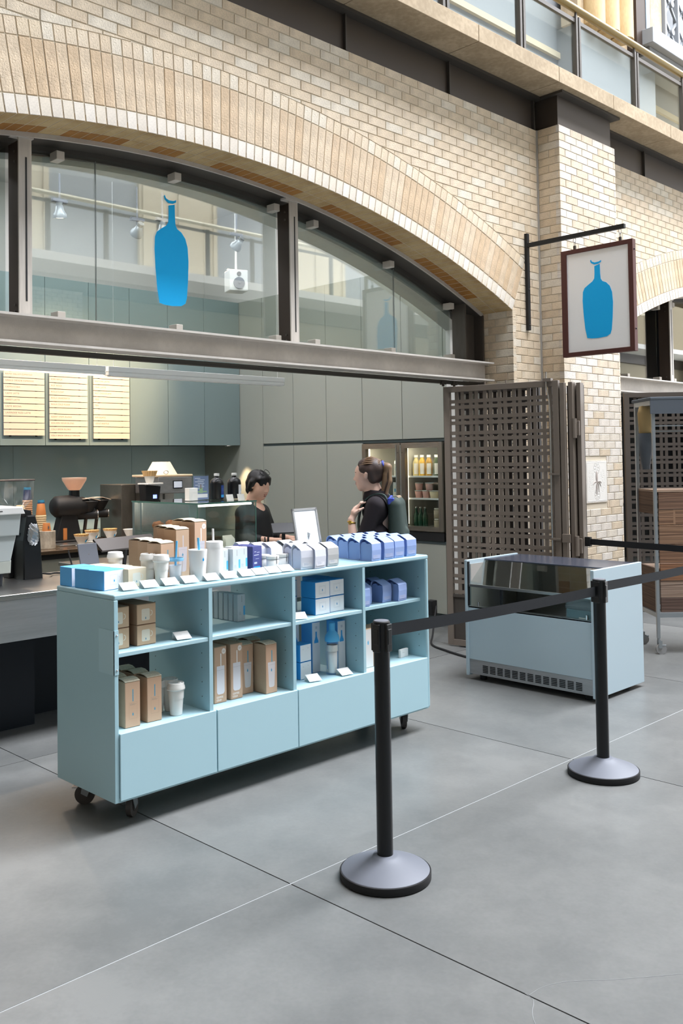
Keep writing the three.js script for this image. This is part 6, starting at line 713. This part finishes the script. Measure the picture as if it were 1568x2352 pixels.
  part('hair', blob(hp([[[0, 0.047, -0.036], [0, 0.05, -0.004], 0.083, 0.08], [[0, 0.03, -0.05], [0, 0.0, -0.056], 0.074, 0.06], [[-0.032, 0.083, 0.036], [0.032, 0.083, 0.036], 0.024, 0.024], [[-0.06, 0.045, 0.02], [0.06, 0.045, 0.02], 0.026, 0.026], [[-0.062, 0.03, -0.03], [-0.05, -0.03, -0.05], 0.032, 0.03], [[0.062, 0.03, -0.03], [0.05, -0.03, -0.05], 0.032, 0.03], [[0, 0.07, -0.095], [0, 0.076, -0.115], 0.03, 0.022]]), 0.004, 0.022), M.hairBrown, t);
  part('ponytail', blob(hp([[[0, 0.075, -0.115], [0, 0.055, -0.145], 0.02, 0.03], [[0, 0.055, -0.145], [0.0, -0.04, -0.145], 0.031, 0.031], [[0, -0.04, -0.145], [0.0, -0.13, -0.12], 0.029, 0.024], [[0, -0.13, -0.12], [0.004, -0.19, -0.135], 0.022, 0.008], [[0.014, 0.0, -0.13], [0.02, -0.14, -0.11], 0.016, 0.009]]), 0.004, 0.016), M.hairBlond, t);
  const st = []; for (let k = 0; k < 13; k++) { const a = -1.15 + k * 0.19; st.push(tube([[Math.sin(a) * 0.07, 0.045 + Math.cos(a) * 0.065, 0.045], [Math.sin(a) * 0.0865, 0.05 + Math.cos(a) * 0.083, -0.02], [Math.sin(a) * 0.05, 0.062 + Math.cos(a) * 0.045, -0.1]].map((p) => moved([[p, p]], hc, ht, tl)[0][0]), 0.0045, 6, 14)); } part('hair_streaks', st, M.hairBlond, t);
  for (let k = 0; k < 3; k++) part('ponytail_strand', tube([[0.022, 0.06, -0.14 - k * 0.012], [0.03, -0.04, -0.14 - k * 0.012], [0.024, -0.13, -0.118 - k * 0.008], [0.01, -0.19, -0.128]].map((p) => moved([[p, p]], hc, ht, tl)[0][0]), 0.0045, 6, 16), k % 2 ? M.hairBrown : M.hairBlond, t);
  part('hair_tie', new THREE.TorusGeometry(0.022, 0.009, 10, 24).rotateX(0.4).translate(0, 0.077, -0.118).rotateY(ht).translate(...hc), M.packBlue, t);
  faceParts(t, hc, ht, tl, M.lips, M.hairBrown, 0);
  part('watch', [new THREE.TorusGeometry(0.0265, 0.0055, 8, 28).rotateX(Math.PI / 2 - 0.2).translate(0.148, 1.198, 0.166), bx(0.014, 0.026, 0.022, 0.172, 1.198, 0.172, 0.004)], M.gold, t);
  const bp = thing('backpack', 'dark green backpack with blue trim worn by the customer in the dark coat', 'backpack', at, TURN);
  part('pack_body', blob([...[-0.09, -0.03, 0.03, 0.09].map((x) => [[x, 1.31, -0.14], [x, 0.98, -0.155], 0.05, 0.066]), [[-0.085, 1.335, -0.13], [0.085, 1.335, -0.13], 0.04, 0.04], [[0.03, 1.12, -0.195], [0.05, 1.0, -0.2], 0.036, 0.036]], 0.008, 0.03), M.pack, bp);
  for (const s of [-1, 1]) { const P = [[s * 0.085, 1.3, -0.1], [s * 0.098, 1.384, -0.062], [s * 0.108, 1.394, -0.004], [s * 0.112, 1.36, 0.06], [s * 0.115, 1.27, 0.108], [s * 0.13, 1.12, 0.108], [s * 0.165, 1.0, -0.02], [s * 0.15, 0.96, -0.11]]; const c = new THREE.CatmullRomCurve3(P.map((p) => V(...p))); const n = 44, pos = [], idx = []; for (let i = 0; i <= n; i++) { const p = c.getPoint(i / n), tg = c.getTangent(i / n), out = V(p.x * 0.2, p.y - 1.22, p.z * 1.4).normalize(), w = V(1, 0, 0).addScaledVector(tg, -tg.x).normalize().multiplyScalar(0.024); for (const [k, o] of [[-1, 0.007], [1, 0.007], [1, -0.004], [-1, -0.004]]) pos.push(p.x + w.x * k + out.x * o, p.y + w.y * k + out.y * o, p.z + w.z * k + out.z * o); if (i < n) for (let q = 0; q < 4; q++) { const a = i * 4 + q, b = i * 4 + (q + 1) % 4; idx.push(a, b, a + 4, b, b + 4, a + 4); } } const g = new THREE.BufferGeometry(); g.setAttribute('position', new THREE.Float32BufferAttribute(pos, 3)); g.setIndex(idx); const q = g.toNonIndexed(); q.computeVertexNormals(); part('strap', q, M.pack, bp); }
  part('trim', [tube([[-0.1, 1.35, -0.1], [0.0, 1.372, -0.1], [0.1, 1.35, -0.1]], 0.011, 8, 16), bx(0.03, 0.05, 0.05, 0.118, 1.345, -0.115, 0.01)], M.packBlue, bp); part('roll_top', rod([-0.09, 1.36, -0.145], [0.09, 1.36, -0.145], 0.02, 14), std(0x8c7c66, 0.8), bp); part('side_pocket', blob([[[0.14, 1.08, -0.15], [0.14, 0.98, -0.15], 0.038, 0.042]], 0.008, 0.02), M.pack, bp); }
{ // barista behind the pastry case, looking down to the right
  const t = thing('person', 'barista in black with short black fringed hair behind the pastry case, looking down', 'person', [5.15, 0, -6.17], 0.3);
  const hc = [0.01, 1.43, 0.05], ht = -0.12, tl = 0.24; const arm = (s) => [[[s * 0.15, 1.21, 0], [s * 0.2, 1.0, 0.06], 0.05, 0.04], [[s * 0.2, 1.0, 0.06], [s * 0.13, 0.98, 0.26], 0.038, 0.024]];
  const hnd = (s) => [[[s * 0.13, 0.98, 0.26], [s * 0.11, 0.975, 0.33], 0.024, 0.028], ...[-0.02, -0.007, 0.006, 0.019].map((d) => [[s * 0.11 + d, 0.975, 0.335], [s * 0.1 + d, 0.955, 0.4], 0.009, 0.0075, 0.006]), [[s * 0.1, 0.98, 0.3], [s * 0.075, 0.965, 0.35], 0.011, 0.008, 0.008]];
  part('body', merge([blob([...moved(headBones(0.95), hc, ht, tl), [[0.0, 1.33, 0.01], [0, 1.24, 0.0], 0.052, 0.07]], 0.0045, 0.03), blob([...arm(1), ...hnd(1)], 0.005, 0.014), blob([...arm(-1), ...hnd(-1)], 0.005, 0.014), blob([[[0, 1.2, 0], [0, 0.95, 0], 0.11, 0.12], [[0.09, 0.85, 0], [0.1, 0.1, 0], 0.075, 0.035], [[-0.09, 0.85, 0], [-0.1, 0.1, 0], 0.075, 0.035]], 0.016, 0.03)]), M.skinB, t);
  part('shirt', blob([[[-0.1, 1.2, -0.01], [0.1, 1.2, -0.01], 0.07, 0.07], [[-0.05, 1.15, 0], [-0.05, 0.85, 0], 0.125, 0.135], [[0.05, 1.15, 0], [0.05, 0.85, 0], 0.125, 0.135], [[0.155, 1.2, -0.005], [0.205, 1.0, 0.055], 0.064, 0.056], [[-0.155, 1.2, -0.005], [-0.205, 1.0, 0.055], 0.064, 0.056], [[0.205, 1.0, 0.055], [0.16, 0.985, 0.16], 0.05, 0.042], [[-0.205, 1.0, 0.055], [-0.16, 0.985, 0.16], 0.05, 0.042], [[0, 1.26, 0.0], [0, 1.2, 0], 0.066, 0.09]], 0.011, 0.04), M.black, t);
  part('trousers', blob([[[-0.07, 0.84, 0], [0.07, 0.84, 0], 0.13, 0.13], [[0.09, 0.8, 0], [0.1, 0.08, 0], 0.09, 0.055], [[-0.09, 0.8, 0], [-0.1, 0.08, 0], 0.09, 0.055]], 0.014, 0.03), M.navy, t); for (const x of [-0.1, 0.1]) part('shoe', blob([[[x, 0.04, -0.05], [x, 0.035, 0.13], 0.04, 0.034]], 0.01, 0.02), M.black, t);
  const hp = (b) => moved(b, hc, ht, tl); part('hair', blob(hp([[[0, 0.052, -0.03], [0, 0.056, 0.008], 0.084, 0.08], [[-0.072, 0.03, -0.01], [-0.07, -0.03, -0.03], 0.03, 0.026], [[0.072, 0.03, -0.01], [0.07, -0.03, -0.03], 0.03, 0.026], [[0, 0.0, -0.06], [0, -0.05, -0.07], 0.07, 0.05], [[-0.05, 0.07, 0.055], [-0.052, 0.03, 0.07], 0.026, 0.014], [[-0.018, 0.075, 0.065], [-0.018, 0.032, 0.084], 0.026, 0.013], [[0.018, 0.075, 0.065], [0.018, 0.032, 0.084], 0.026, 0.013], [[0.05, 0.07, 0.055], [0.052, 0.03, 0.07], 0.026, 0.014]]), 0.0045, 0.018), M.hairDark, t);
  part('glasses', [-1, 1].map((s) => new THREE.TorusGeometry(0.027, 0.0025, 8, 24).rotateX(-0.9).translate(s * 0.034, 0.128, 0.04).rotateX(tl).rotateY(ht).translate(...hc)), M.blackGloss, t); faceParts(t, hc, ht, tl, M.lips, M.hairDark, 0.012); }
// ---------- finish ----------
scene.traverse((o) => { if (o.isMesh) { o.castShadow = true; o.receiveShadow = true; } if (o.isSpotLight) o.castShadow = true; });
renderer.render(scene, camera);
